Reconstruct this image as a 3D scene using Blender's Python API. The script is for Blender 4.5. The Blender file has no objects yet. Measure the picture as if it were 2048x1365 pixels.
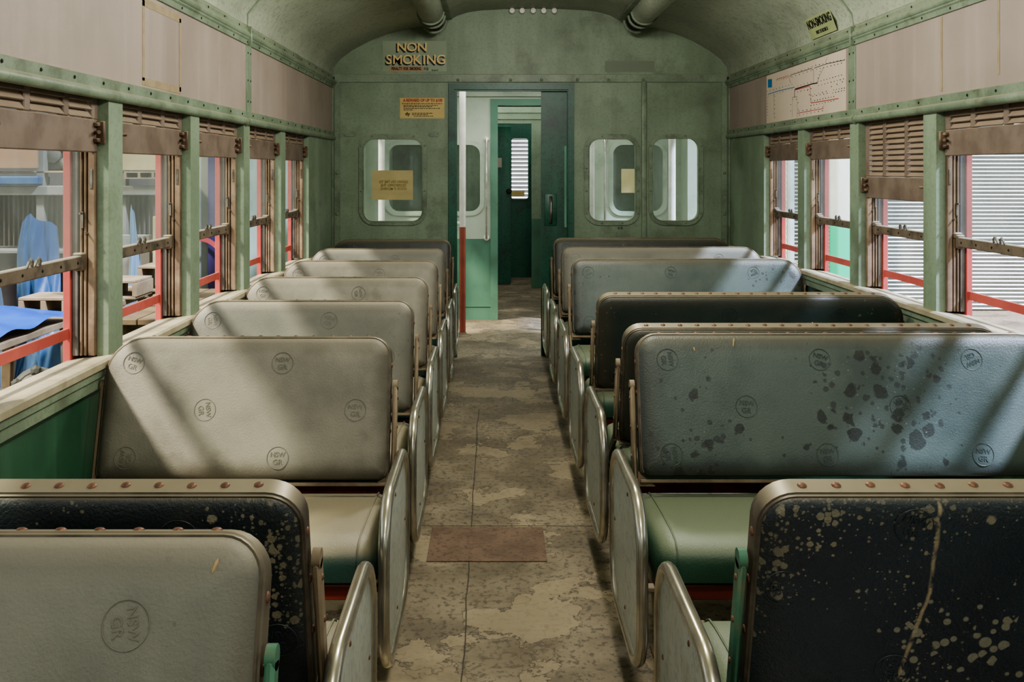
import bpy, bmesh, math, random
from mathutils import Vector, Matrix
from mathutils.geometry import tessellate_polygon
random.seed(7)
PI = math.pi
SC = bpy.context.scene
COL = SC.collection
F = 1950.0; CX = 988.0; CY = 338.0; EYE = 1.38
XL, XR, YB = -1.175, 1.712, 7.13          # side walls, end wall
def P(px, py, Y): return Vector(((px-CX)*Y/F, Y, EYE-(py-CY)*Y/F))

# ------------------------------------------------------------------ mesh builder
class MB:
    def __init__(s): s.v = []; s.f = []
    def add(s, vs, fs):
        o = len(s.v); s.v += [tuple(v) for v in vs]; s.f += [tuple(i+o for i in f) for f in fs]; return s
    def box(s, x0, x1, y0, y1, z0, z1, bev=0.0, seg=1, M=None):
        b = bmesh.new(); bmesh.ops.create_cube(b, size=1.0)
        for v in b.verts:
            v.co = Vector(((x0+x1)/2+v.co.x*(x1-x0), (y0+y1)/2+v.co.y*(y1-y0), (z0+z1)/2+v.co.z*(z1-z0)))
        if bev > 0: bmesh.ops.bevel(b, geom=b.edges[:], offset=bev, segments=seg, profile=.5, affect='EDGES')
        b.verts.ensure_lookup_table(); b.verts.index_update()
        vs = [v.co.copy() for v in b.verts]
        if M is not None: vs = [M @ v for v in vs]
        s.add(vs, [[v.index for v in f.verts] for f in b.faces]); b.free(); return s
    def bar(s, a, b, w, h, up=Vector((0,0,1)), bev=0.0):
        a = Vector(a); b = Vector(b); d = (b-a); L = d.length; d.normalize()
        if abs(d.dot(up)) > .99: up = Vector((0,1,0))
        r = d.cross(up).normalized(); u = r.cross(d)
        M = Matrix(((r.x,d.x,u.x,a.x),(r.y,d.y,u.y,a.y),(r.z,d.z,u.z,a.z),(0,0,0,1)))
        return s.box(-w/2, w/2, 0, L, -h/2, h/2, bev, 1, M)
    def tube(s, pts, r, n=10, closed=False, cap=True):
        pts = [Vector(p) for p in pts]; N = len(pts); rings = []
        up = None
        for i, p in enumerate(pts):
            if closed: d = (pts[(i+1)%N]-pts[i-1])
            else: d = pts[min(i+1,N-1)]-pts[max(i-1,0)]
            d.normalize()
            if up is None:
                up = Vector((0,0,1)) if abs(d.z) < .9 else Vector((1,0,0))
            x = up - d*up.dot(d)
            if x.length < 1e-4: x = Vector((1,0,0))-d*d.x
            x.normalize(); y = d.cross(x); up = x
            rr = r[i] if isinstance(r, (list,tuple)) else r
            rings.append([p+(x*math.cos(2*PI*k/n)+y*math.sin(2*PI*k/n))*rr for k in range(n)])
        vs = [v for R in rings for v in R]; fs = []
        for i in range(N if closed else N-1):
            j = (i+1)%N
            for k in range(n): fs.append((i*n+k, i*n+(k+1)%n, j*n+(k+1)%n, j*n+k))
        if cap and not closed: fs.append(tuple(range(n))[::-1]); fs.append(tuple((N-1)*n+k for k in range(n)))
        return s.add(vs, fs)
    def lathe(s, prof, n=16, M=None):      # prof (r,z) about local z
        vs = []; fs = []
        for r, z in prof:
            for k in range(n): vs.append(Vector((r*math.cos(2*PI*k/n), r*math.sin(2*PI*k/n), z)))
        for i in range(len(prof)-1):
            for k in range(n): fs.append((i*n+k, i*n+(k+1)%n, (i+1)*n+(k+1)%n, (i+1)*n+k))
        fs.append(tuple(range(n))[::-1]); fs.append(tuple((len(prof)-1)*n+k for k in range(n)))
        if M is not None: vs = [M @ v for v in vs]
        return s.add(vs, fs)
    def plate(s, loops, m, d0, d1):        # loops in 2D, m(u,v,d)->Vector
        pl = [[Vector((u,v,0)) for u,v in L] for L in loops]
        tris = tessellate_polygon(pl)
        flat = [p for L in loops for p in L]; n = len(flat)
        vs = [m(u,v,d0) for u,v in flat]+[m(u,v,d1) for u,v in flat]; fs = []
        for t in tris: fs.append(tuple(t)); fs.append(tuple(i+n for i in reversed(t)))
        o = 0
        for L in loops:
            k = len(L)
            for i in range(k): a = o+i; b = o+(i+1)%k; fs.append((a,b,b+n,a+n))
            o += k
        return s.add(vs, fs)
    def extrude(s, prof, y0, y1, closed=True):  # prof in (x,z)
        n = len(prof); vs = [(x,y0,z) for x,z in prof]+[(x,y1,z) for x,z in prof]; fs = []
        for i in range(n if closed else n-1): j = (i+1)%n; fs.append((i,j,j+n,i+n))
        if closed: fs.append(tuple(range(n))[::-1]); fs.append(tuple(range(n,2*n)))
        return s.add(vs, fs)
    def text(s, body, size, o, right, up, depth=.0006, bold=0.0, align='CENTER', sx=1.0):
        cu = bpy.data.curves.new('t', 'FONT'); cu.body = body; cu.size = size; cu.extrude = depth
        cu.offset = bold; cu.align_x = align; cu.align_y = 'CENTER'; cu.resolution_u = 3
        ob = bpy.data.objects.new('t', cu); COL.objects.link(ob)
        dg = bpy.context.evaluated_depsgraph_get(); me = bpy.data.meshes.new_from_object(ob.evaluated_get(dg))
        o = Vector(o); right = Vector(right).normalized(); up = Vector(up).normalized(); nrm = right.cross(up)
        s.add([o+right*v.co.x*sx+up*v.co.y+nrm*v.co.z for v in me.vertices], [tuple(p.vertices) for p in me.polygons])
        bpy.data.meshes.remove(me); bpy.data.objects.remove(ob); bpy.data.curves.remove(cu); return s
    def build(s, name, mat, parent=None, smooth=False, loc=None):
        me = bpy.data.meshes.new(name); me.from_pydata(s.v, [], s.f); me.update()
        b = bmesh.new(); b.from_mesh(me); bmesh.ops.recalc_face_normals(b, faces=b.faces); b.to_mesh(me); b.free()
        me.materials.append(mat)
        if smooth:
            for p in me.polygons: p.use_smooth = True
            try: me.set_sharp_from_angle(angle=math.radians(38))
            except Exception: pass
        return link(name, me, parent, loc)
def link(name, me, parent=None, loc=None):
    o = bpy.data.objects.new(name, me); COL.objects.link(o)
    if parent is not None: o.parent = parent
    if loc is not None: o.location = loc
    return o
def thing(name, label, cat, loc=(0,0,0), group=None, kind=None, rz=0):
    o = bpy.data.objects.new(name, None); o.empty_display_size = .1; COL.objects.link(o); o.location = loc
    o.rotation_euler = (0,0,rz)
    return tag(o, label, cat, group, kind)
def tag(o, label, cat, group=None, kind=None):
    o['label'] = label; o['category'] = cat
    if group: o['group'] = group
    if kind: o['kind'] = kind
    return o
def rr(x0, y0, x1, y1, r, n=7):
    if not isinstance(r, (list,tuple)): r = (r,)*4      # order: bl, br, tr, tl
    out = []
    for (cx, cy, rad, a0) in ((x0+r[0], y0+r[0], r[0], PI), (x1-r[1], y0+r[1], r[1], 1.5*PI), (x1-r[2], y1-r[2], r[2], 0), (x0+r[3], y1-r[3], r[3], .5*PI)):
        for k in range(n+1):
            a = a0+.5*PI*k/n; out.append((cx+rad*math.cos(a), cy+rad*math.sin(a)))
    return out
def dome(r, h, n=8): return [(r,0),(r*.92,h*.45),(r*.6,h*.85),(r*.2,h)]
def rotM(loc, ax):   # local z -> ax
    q = Vector((0,0,1)).rotation_difference(Vector(ax)); return Matrix.Translation(loc) @ q.to_matrix().to_4x4()

# ------------------------------------------------------------------ materials
def L(c):
    return tuple(((x/255.)/12.92 if x/255. < .04045 else ((x/255.+.055)/1.055)**2.4) for x in c)+(1,)
def pmat(name, c1, c2=None, scale=4, rough=.6, metal=0, bump=None, spots=None, dust=None, grime=None, streak=None, fine=None, emit=0, line=None, spec=.4, rnd=True, edge=None):
    m = bpy.data.materials.new(name); m.use_nodes = True; nt = m.node_tree; N = nt.nodes; K = nt.links
    bs = N['Principled BSDF']; bs.inputs['Roughness'].default_value = rough; bs.inputs['Metallic'].default_value = metal
    bs.inputs['Specular IOR Level'].default_value = spec
    tc = N.new('ShaderNodeTexCoord'); add = N.new('ShaderNodeVectorMath'); add.operation = 'ADD'
    K.new(tc.outputs['Object'], add.inputs[0])
    if rnd:
        oi = N.new('ShaderNodeObjectInfo'); sc = N.new('ShaderNodeVectorMath'); sc.operation = 'SCALE'
        sc.inputs[0].default_value = (13.1,7.7,5.3); K.new(oi.outputs['Random'], sc.inputs['Scale']); K.new(sc.outputs[0], add.inputs[1])
    V = add.outputs[0]
    def noise(s, det=5, rg=.55, vec=None):
        n = N.new('ShaderNodeTexNoise'); n.inputs['Scale'].default_value = s; n.inputs['Detail'].default_value = det
        n.inputs['Roughness'].default_value = rg; K.new(vec or V, n.inputs['Vector']); return n.outputs['Fac']
    def ramp(f, a, b):
        n = N.new('ShaderNodeMapRange'); n.inputs[1].default_value = a; n.inputs[2].default_value = b; n.interpolation_type = 'SMOOTHSTEP'
        K.new(f, n.inputs[0]); return n.outputs[0]
    def mixc(f, a, b):
        n = N.new('ShaderNodeMix'); n.data_type = 'RGBA'
        if isinstance(f, float): n.inputs[0].default_value = f
        else: K.new(f, n.inputs[0])
        for i, c in ((6,a),(7,b)):
            if isinstance(c, tuple): n.inputs[i].default_value = c
            else: K.new(c, n.inputs[i])
        return n.outputs[2]
    def mth(op, a, b):
        n = N.new('ShaderNodeMath'); n.operation = op
        for i, c in ((0,a),(1,b)):
            if isinstance(c, (int,float)): n.inputs[i].default_value = c
            else: K.new(c, n.inputs[i])
        return n.outputs[0]
    col = L(c1)
    if c2: col = mixc(ramp(noise(scale), .35, .68), L(c1), L(c2))
    if fine: col = mixc(mth('MULTIPLY', ramp(noise(fine[1], 3, .7), .5, .62), fine[2]), col, L(fine[0]))
    if streak:      # (colour, amount, stretch scale): vertical run marks
        mp = N.new('ShaderNodeMapping'); mp.inputs['Scale'].default_value = (streak[2], streak[2], .6); K.new(V, mp.inputs['Vector'])
        col = mixc(mth('MULTIPLY', ramp(noise(1.0, 6, .6, mp.outputs[0]), .45, .75), streak[1]), col, L(streak[0]))
    if grime:
        col = mixc(mth('MULTIPLY', ramp(noise(grime[1], 8, .65), .5, .72), grime[2]), col, L(grime[0]))
    if spots:
        for (c, sc_, size, amt) in spots:
            vo = N.new('ShaderNodeTexVoronoi'); vo.inputs['Scale'].default_value = sc_; 
            wob = N.new('ShaderNodeVectorMath'); wob.operation = 'ADD'; K.new(V, wob.inputs[0])
            nn = N.new('ShaderNodeTexNoise'); nn.inputs['Scale'].default_value = sc_*2.5; K.new(V, nn.inputs['Vector'])
            s2 = N.new('ShaderNodeVectorMath'); s2.operation = 'SCALE'; s2.inputs['Scale'].default_value = .35/sc_; K.new(nn.outputs['Color'], s2.inputs[0]); K.new(s2.outputs[0], wob.inputs[1])
            K.new(wob.outputs[0], vo.inputs['Vector'])
            sx = N.new('ShaderNodeSeparateColor'); K.new(vo.outputs['Color'], sx.inputs[0])
            lim = mth('MULTIPLY', mth('POWER', sx.outputs[0], 2.5), size)
            big = ramp(noise(3.1, 3), .38, .62)
            q = mth('SUBTRACT', mth('MULTIPLY', lim, big), vo.outputs['Distance'])
            f = mth('MULTIPLY', ramp(q, .0, .09), amt)
            col = mixc(f, col, L(c))
    if edge:        # painted edge shade mixed with grime toward the borders of a pad
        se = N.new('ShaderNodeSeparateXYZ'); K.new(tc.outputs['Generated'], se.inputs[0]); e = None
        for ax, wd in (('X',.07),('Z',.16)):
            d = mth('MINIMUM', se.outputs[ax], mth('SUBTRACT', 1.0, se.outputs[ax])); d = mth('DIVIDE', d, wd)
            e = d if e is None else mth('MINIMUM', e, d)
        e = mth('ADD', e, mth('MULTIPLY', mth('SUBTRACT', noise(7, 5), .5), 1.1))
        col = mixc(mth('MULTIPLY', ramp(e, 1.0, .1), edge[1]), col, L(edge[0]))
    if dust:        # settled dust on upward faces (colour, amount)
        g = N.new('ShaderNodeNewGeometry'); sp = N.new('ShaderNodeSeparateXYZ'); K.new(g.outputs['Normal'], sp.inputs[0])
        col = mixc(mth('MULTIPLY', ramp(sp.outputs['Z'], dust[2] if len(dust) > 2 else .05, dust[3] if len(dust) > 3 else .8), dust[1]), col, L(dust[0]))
    if line: col = line(N, K, tc, col, mixc, mth, ramp, noise)
    K.new(col, bs.inputs['Base Color']) if not isinstance(col, tuple) else setattr(bs.inputs['Base Color'], 'default_value', col)
    if bump:
        b = N.new('ShaderNodeBump'); b.inputs['Strength'].default_value = bump[1]; b.inputs['Distance'].default_value = bump[2] if len(bump) > 2 else .004
        K.new(noise(bump[0], 4, .6), b.inputs['Height']); K.new(b.outputs[0], bs.inputs['Normal'])
    if emit: bs.inputs['Emission Color'].default_value = L(c1); bs.inputs['Emission Strength'].default_value = emit
    return m
def glassmat(name, tint, haze, hazecol):
    m = bpy.data.materials.new(name); m.use_nodes = True; nt = m.node_tree; N = nt.nodes; K = nt.links
    N.clear(); out = N.new('ShaderNodeOutputMaterial'); tr = N.new('ShaderNodeBsdfTransparent'); tr.inputs[0].default_value = tint
    gl = N.new('ShaderNodeBsdfGlossy'); gl.inputs['Roughness'].default_value = .03
    lw = N.new('ShaderNodeLayerWeight'); lw.inputs[0].default_value = .5; pw = N.new('ShaderNodeMath'); pw.operation = 'POWER'; pw.inputs[1].default_value = 5
    K.new(lw.outputs['Facing'], pw.inputs[0]); fr = N.new('ShaderNodeMath'); fr.operation = 'MULTIPLY_ADD'; fr.inputs[1].default_value = .45; fr.inputs[2].default_value = .025; K.new(pw.outputs[0], fr.inputs[0])
    m1 = N.new('ShaderNodeMixShader'); K.new(fr.outputs[0], m1.inputs[0]); K.new(tr.outputs[0], m1.inputs[1]); K.new(gl.outputs[0], m1.inputs[2])
    df = N.new('ShaderNodeBsdfDiffuse'); df.inputs[0].default_value = hazecol
    tl = N.new('ShaderNodeBsdfTranslucent'); tl.inputs[0].default_value = hazecol
    m3 = N.new('ShaderNodeMixShader'); m3.inputs[0].default_value = .5; K.new(df.outputs[0], m3.inputs[1]); K.new(tl.outputs[0], m3.inputs[2])
    tc = N.new('ShaderNodeTexCoord'); ns = N.new('ShaderNodeTexNoise'); ns.inputs['Scale'].default_value = 3; ns.inputs['Detail'].default_value = 6
    K.new(tc.outputs['Object'], ns.inputs['Vector'])
    mr = N.new('ShaderNodeMapRange'); mr.inputs[1].default_value = .3; mr.inputs[2].default_value = .75; mr.inputs[3].default_value = haze*.5; mr.inputs[4].default_value = haze*1.5
    K.new(ns.outputs['Fac'], mr.inputs[0])
    m2 = N.new('ShaderNodeMixShader'); K.new(mr.outputs[0], m2.inputs[0]); K.new(m1.outputs[0], m2.inputs[1]); K.new(m3.outputs[0], m2.inputs[2])
    K.new(m2.outputs[0], out.inputs[0]); return m

G_SPOT = [((52,48,38), 60, .35, .55)]
mWall = pmat('pale_green_paint', (131,146,123), (113,128,105), 2.0, .5, bump=(60,.05), grime=((72,80,58),3,.55), streak=((88,96,72),.3,7), fine=((80,82,60),55,.2))
mWallD = pmat('dark_green_paint', (48,88,64), (38,74,54), 2.5, .45, bump=(50,.05), grime=((40,56,42),4,.5), streak=((78,116,90),.4,18), dust=((150,142,118),.7,.4,.9))
mDoor = pmat('door_green_paint', (30,88,66), (24,72,54), 2.5, .4, grime=((18,34,26),6,.6), streak=((50,98,80),.4,12), fine=((20,30,20),60,.5))
mTrim = pmat('green_trim_paint', (124,138,116), (104,118,98), 6, .45, grime=((66,70,48),7,.65), dust=((158,148,122),.75,.3,.9), fine=((72,70,52),80,.25))
mCeil = pmat('ceiling_paint', (162,168,148), (144,150,132), 1.3, .5, grime=((104,112,92),1.6,.5), fine=((72,76,60),38,.3), bump=(30,.04))
mAd = pmat('faded_advert_panel', (152,138,128), (140,126,116), 1.5, .6, grime=((122,110,94),1.2,.5), streak=((172,158,148),.35,9))
mTape = pmat('yellowed_tape', (152,136,106), (138,120,90), 20, .6)
mShut = pmat('brown_shutter_wood', (118,102,90), (100,84,72), 9, .6, bump=(120,.15,.001), grime=((76,58,46),10,.5), dust=((160,140,116),.8,.2,.9))
mJamb = pmat('weathered_wood', (150,126,102), (112,92,74), 7, .65, bump=(70,.3,.002), streak=((74,60,48),.7,40), grime=((190,170,146),6,.4))
mJambD = pmat('grey_weathered_wood', (110,104,96), (80,74,68), 9, .7, bump=(70,.3,.002), streak=((50,44,40),.7,40))
mSill = pmat('dusty_sill', (170,160,134), (140,132,108), 5, .7, bump=(60,.2,.002), grime=((96,88,66),9,.6))
mRail = pmat('sash_rail_wood', (110,96,80), (84,72,60), 14, .6, bump=(90,.3,.002), dust=((176,166,148),.85,.3,.9), grime=((54,44,34),14,.6))
mRed = pmat('red_exterior_paint', (186,88,80), (168,74,68), 5, .5, dust=((206,140,124),.5,.4,.9), grime=((140,60,50),8,.4))
mDark = pmat('dark_gap', (22,20,17), (34,30,25), 8, .8)
mSteel = pmat('dull_steel', (150,146,136), (110,104,94), 20, .35, .9, grime=((80,66,50),25,.5))
mChrome = pmat('polished_tube', (196,192,180), (168,162,148), 12, .24, .85, dust=((176,164,140),.55,.3,1), grime=((120,108,86),9,.35))
mPanel = pmat('seat_end_enamel', (178,184,176), (160,166,156), 3, .35, grime=((124,122,104),5,.45), fine=((90,80,62),50,.35))
mRust = pmat('rusty_steel', (104,84,68), (78,58,46), 20, .6, .2, grime=((150,132,108),9,.7), dust=((160,142,116),.9,.2,.8))
mRedRail = pmat('oxide_red_steel', (110,42,30), (70,30,22), 9, .55, grime=((40,24,18),8,.6), dust=((140,104,80),.8,.2,.8))
mRivet = pmat('rust_rivet', (124,90,70), (94,64,50), 60, .5, .3)
mRivetG = pmat('painted_rivet', (120,138,110), (96,110,84), 60, .4)
mArmG = pmat('green_arm_paint', (70,112,88), (58,98,76), 10, .5, grime=((128,104,80),16,.6))
mLeg = pmat('dusty_leg_paint', (136,120,98), (112,96,76), 8, .6, grime=((80,62,46),9,.5))
VB = (200,.36,.0035)
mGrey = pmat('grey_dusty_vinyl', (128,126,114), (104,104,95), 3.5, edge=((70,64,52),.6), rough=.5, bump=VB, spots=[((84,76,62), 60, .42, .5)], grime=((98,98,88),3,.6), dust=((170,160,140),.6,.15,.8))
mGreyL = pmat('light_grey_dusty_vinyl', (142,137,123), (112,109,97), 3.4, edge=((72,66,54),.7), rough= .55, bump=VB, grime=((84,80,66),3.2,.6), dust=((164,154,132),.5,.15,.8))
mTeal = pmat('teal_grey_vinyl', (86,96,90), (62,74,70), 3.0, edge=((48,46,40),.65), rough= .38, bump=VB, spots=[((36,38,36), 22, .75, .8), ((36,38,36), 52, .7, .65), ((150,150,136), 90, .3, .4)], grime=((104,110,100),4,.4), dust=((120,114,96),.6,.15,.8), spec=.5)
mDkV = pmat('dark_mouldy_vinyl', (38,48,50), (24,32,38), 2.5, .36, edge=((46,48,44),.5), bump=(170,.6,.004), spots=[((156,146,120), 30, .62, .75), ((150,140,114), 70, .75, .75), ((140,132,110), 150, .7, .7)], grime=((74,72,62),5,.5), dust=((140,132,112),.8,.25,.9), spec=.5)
def stain(N, K, tc, col, mixc, mth, ramp, noise):
    sp = N.new('ShaderNodeSeparateXYZ'); K.new(tc.outputs['Object'], sp.inputs[0]); X, Z = sp.outputs['X'], sp.outputs['Z']
    cx = mth('ADD', mth('MULTIPLY', mth('MAXIMUM', mth('SUBTRACT', .24, Z), 0), -.22), -.345)
    d = mth('ABSOLUTE', mth('ADD', mth('SUBTRACT', X, cx), mth('MULTIPLY', mth('SUBTRACT', noise(14, 4), .5), .012)), 0)
    f = mth('MULTIPLY', ramp(d, .005, .001), ramp(noise(45, 4), .36, .6))
    col = mixc(mth('MULTIPLY', f, .75), col, L((170,152,118)))
    vo = N.new('ShaderNodeTexVoronoi'); vo.inputs['Scale'].default_value = 62; K.new(tc.outputs['Object'], vo.inputs['Vector'])
    sc_ = N.new('ShaderNodeSeparateColor'); K.new(vo.outputs['Color'], sc_.inputs[0])
    a = mth('POWER', mth('ADD', mth('POWER', mth('DIVIDE', mth('ADD', X, .26), .26), 2), mth('POWER', mth('DIVIDE', mth('SUBTRACT', Z, .15), .13), 2)), .5)
    g = mth('MULTIPLY', ramp(mth('ADD', a, mth('MULTIPLY', noise(9, 4), .7)), 1.5, .6), mth('POWER', sc_.outputs[0], 1.5))
    return mixc(mth('MULTIPLY', ramp(mth('SUBTRACT', mth('MULTIPLY', g, .75), vo.outputs['Distance']), 0, .12), .7), col, L((148,142,120)))
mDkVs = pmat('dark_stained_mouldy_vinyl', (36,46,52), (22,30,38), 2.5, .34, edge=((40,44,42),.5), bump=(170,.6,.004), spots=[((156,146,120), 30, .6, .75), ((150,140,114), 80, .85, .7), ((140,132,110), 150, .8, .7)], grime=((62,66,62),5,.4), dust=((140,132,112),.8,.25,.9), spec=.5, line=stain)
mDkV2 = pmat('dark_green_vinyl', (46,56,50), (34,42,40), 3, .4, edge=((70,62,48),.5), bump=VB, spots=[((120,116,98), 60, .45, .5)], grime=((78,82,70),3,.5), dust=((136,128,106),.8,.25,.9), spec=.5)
mCush = pmat('cushion_vinyl', (56,84,76), (42,70,62), 3, .42, bump=VB, grime=((84,104,90),4,.4), dust=((150,138,114),.88,.1,.75))
mCushG = pmat('cushion_vinyl_green', (48,84,64), (38,68,52), 3, .42, bump=VB, grime=((84,104,84),4,.4), dust=((122,128,104),.86,.1,.8))
mBand = pmat('seat_edge_band', (104,94,80), (74,66,56), 14, .45, .3, grime=((60,50,42),12,.6), dust=((158,146,122),.7,.3,.9))
mEmbG = pmat('emblem_emboss_grey', (118,114,102), (104,101,90), 9, .5)
mEmbT = pmat('emblem_emboss_teal', (70,78,73), (56,64,60), 9, .4)
mEmbD = pmat('emblem_emboss_dark', (44,54,55), (34,44,46), 9, .4)
mWhite = pmat('white_pole_paint', (226,224,216), (206,202,192), 8, .35)
mPoleR = pmat('red_brown_pole_paint', (150,78,58), (132,66,50), 8, .45)
mMint = pmat('mint_vestibule_paint', (166,176,158), (148,160,142), 2, .45, grime=((110,124,100),4,.4))
mMintD = pmat('mid_green_vestibule_paint', (84,122,100), (70,108,88), 2, .45, grime=((70,90,70),4,.4))
mBlack = pmat('black_ink', (16,15,14), None, 4, .6)
mGold = pmat('gold_letter', (214,186,124), None, 4, .5)
mSign = pmat('sign_green', (140,152,126), (130,144,118), 5, .5)
mOrange = pmat('orange_strip', (176,128,88), (160,114,78), 10, .5)
mYel = pmat('yellow_sticker', (196,172,112), (180,156,98), 6, .55)
mYelP = pmat('yellow_paper', (190,176,128), (176,162,114), 5, .7)
mInkF = pmat('faint_ink', (150,134,80), None, 4, .7)
mRedInk = pmat('red_ink', (160,40,34), None, 4, .6)
mBlueInk = pmat('blue_ink', (40,110,150), None, 4, .6)
mPaper = pmat('map_paper', (196,180,162), (188,172,154), 3, .6)
mTan = pmat('plain_sticker_ghost', (112,122,104), None, 4, .6)
mGlassW = glassmat('dusty_window_glass', (.9,.92,.9,1), .10, (.34,.36,.33,1))
mGlassB = glassmat('partition_glass', (.96,.99,.97,1), .03, (.7,.75,.7,1))

def floor_lines(N, K, tc, col, mixc, mth, ramp, noise):
    sp = N.new('ShaderNodeSeparateXYZ'); K.new(tc.outputs['Object'], sp.inputs[0])
    X, Yc = sp.outputs['X'], sp.outputs['Y']
    big = noise(2.6, 7, .6); pat = noise(5.0, 4, .55)
    # peeled islands: a lighter underlayer with a thin dark torn edge
    isl = ramp(big, .53, .54); col = mixc(mth('MULTIPLY', isl, .5), col, L((158,142,114)))
    edge = mth('LESS_THAN', mth('ABSOLUTE', mth('SUBTRACT', big, .535), 0), .0035)
    col = mixc(mth('MULTIPLY', edge, .8), col, L((58,48,38)))
    e2 = mth('LESS_THAN', mth('ABSOLUTE', mth('SUBTRACT', pat, .64), 0), .006)
    col = mixc(mth('MULTIPLY', e2, .55), col, L((70,60,48)))
    sm = ramp(noise(1.4, 5, .6), .48, .66); col = mixc(mth('MULTIPLY', sm, .6), col, L((88,76,58)))
    wob = mth('MULTIPLY', mth('SUBTRACT', noise(3, 3), .5), .02)
    s1 = mth('LESS_THAN', mth('ABSOLUTE', mth('ADD', mth('ADD', X, .088), wob), 0), .0022)
    s1 = mth('MULTIPLY', s1, mth('LESS_THAN', Yc, 5.6))
    s2 = mth('LESS_THAN', mth('ABSOLUTE', mth('ADD', mth('SUBTRACT', Yc, 3.765), wob), 0), .004)
    s3 = mth('LESS_THAN', mth('ABSOLUTE', mth('ADD', mth('SUBTRACT', Yc, 7.0), wob), 0), .004)
    s = mth('MAXIMUM', mth('MAXIMUM', s1, s2), s3)
    return mixc(mth('MULTIPLY', s, .85), col, L((44,36,28)))
mNick = pmat('torn_backing', (176,150,112), None, 5, .8)
mFloor = pmat('worn_floor_covering', (136,123,101), (100,89,72), 3.2, .7, bump=(40,.2,.003), fine=((60,52,42),42,.65), grime=((96,84,64),5,.6), line=floor_lines, rnd=False)
mPatch = pmat('reddish_floor_patch', (116,92,74), (98,76,60), 6, .65, bump=(40,.15,.002), fine=((66,50,40),60,.6), grime=((92,72,54),6,.6))

# ------------------------------------------------------------------ the shell
Y0 = -1.6
def st(o, label, cat): return tag(o, label, cat, None, 'structure')
st(MB().box(XL-.15, XR+.15, Y0, 8.95, -.08, 0).build('floor', mFloor), 'worn beige floor covering with peeling patches down the aisle', 'floor')
pt = MB().box(-.237, .187, 3.42, 3.745, 0.0, .004, .001).build('trim_6', mPatch); st(pt, 'reddish brown rectangular repair sheet let into the aisle floor', 'floor patch')
# ceiling profile from the lunette
prof_px = [(663,152),(667,136),(680,119),(704,101),(740,82),(776,68),(815,58),(862,50),(888,46),(900,40),(914,32),(935,25),(962,21),(1010,18.5),(1068,17.5),(1125,18.5),(1175,21),(1200,25),(1222,32),(1236,40),(1248,46),(1275,50),(1315,58),(1352,68),(1385,82),(1418,101),(1442,119),(1454,136),(1458,152)]
cp = [P(a,b,YB) for a,b in prof_px]; cp = [(p.x, p.z) for p in cp]
cp[0] = (XL, 2.06); cp[-1] = (XR, 2.06)
outer = [(XL-.06,2.06)]+[((x-.27)*1.05+.27, z+.05) for x,z in cp[1:-1]]+[(XR+.06,2.06)]
st(MB().extrude(cp+outer[::-1], Y0, YB+.0).build('ceiling', mCeil, smooth=True), 'arched pale green carriage ceiling with raised centre and speckled grime', 'ceiling')
seam = MB(); seam.tube([(x, 4.64, z-.002) for x,z in cp], .007, 6)
st(seam.build('trim_1', mTrim, smooth=True), 'thin beading across the arched ceiling joining the wall mouldings', 'ceiling beading')

# end wall with door opening and three windows
def fw(u, v, d): return Vector((u, YB+d, v))
def rect_px(x0, y0, x1, y1, Y=YB): a = P(x0,y1,Y); b = P(x1,y0,Y); return a.x, a.z, b.x, b.z
w_out = [(718,268,854,451,.115),(1168,268,1280,451,.115),(1297,268,1406,451,.115)]
w_in  = [(727,278,845,443,.075),(1178,278,1271,442,.075),(1305,277,1397,442,.075)]
dx0, _, dx1, dz1 = rect_px(906,176,1140,600)
body = [(XL,0),(dx0,0),(dx0,dz1),(dx1,dz1),(dx1,0),(XR,0),(XR,2.06)]+cp[::-1][1:-1]+[(XL,2.06)]
holes = []
for a in w_in:
    x0,z0,x1,z1 = rect_px(*a[:4]); holes.append(rr(x0,z0,x1,z1,a[4],6))
st(MB().plate([body]+holes, fw, 0, .05).build('wall_end', mWall), 'pale green riveted end wall with arched top and door opening', 'wall')
wl = ['square-cornered wide window left of the doorway, yellow notice on its glass','narrow rounded window immediately right of the doorway','narrow rounded window nearest the right corner of the end wall']
for i,(a,b) in enumerate(zip(w_out, w_in)):
    t = thing('window_%d'%(10+i), wl[i] if i else 'wide rounded window in the end wall left of the doorway', 'window', (0,0,0), None, 'structure')
    x0,z0,x1,z1 = rect_px(*a[:4]); X0,Z0,X1,Z1 = rect_px(*b[:4])
    fr = MB().plate([rr(x0,z0,x1,z1,a[4],8), rr(X0,Z0,X1,Z1,b[4],8)], fw, -.012, .0)
    fr.tube([(u,YB-.0115,v) for u,v in rr(X0,Z0,X1,Z1,b[4],8)], .0045, 6, True)
    fo = fr.build('window_frame', mTrim, t, smooth=True)
    MB().plate([rr(X0,Z0,X1,Z1,b[4],6)], fw, .022, .026).build('glass_pane', mGlassB, t)
    mx = (x0+X0)/2; Mx = (x1+X1)/2; mz = (z0+Z0)/2; Mz = (z1+Z1)/2; pts = []
    nx = 3 if i == 0 else 2
    for k in range(nx):
        u = x0+(x1-x0)*((k+.65)/(nx+.3)) if nx == 3 else x0+(x1-x0)*(.32+.36*k); pts += [(u,mz),(u,Mz)]
    for k in range(4): v = z0+(z1-z0)*(.13+.246*k); pts += [(mx,v),(Mx,v)]
    base = None
    for u,v in pts:
        if base is None:
            base = MB().lathe(dome(.008,.005), 8, Matrix.Rotation(PI/2,4,'X')).build('rivet', mRivetG, fo, True, (u,YB-.011,v))
        else: link('rivet', base.data, fo, (u,YB-.011,v))

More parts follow.
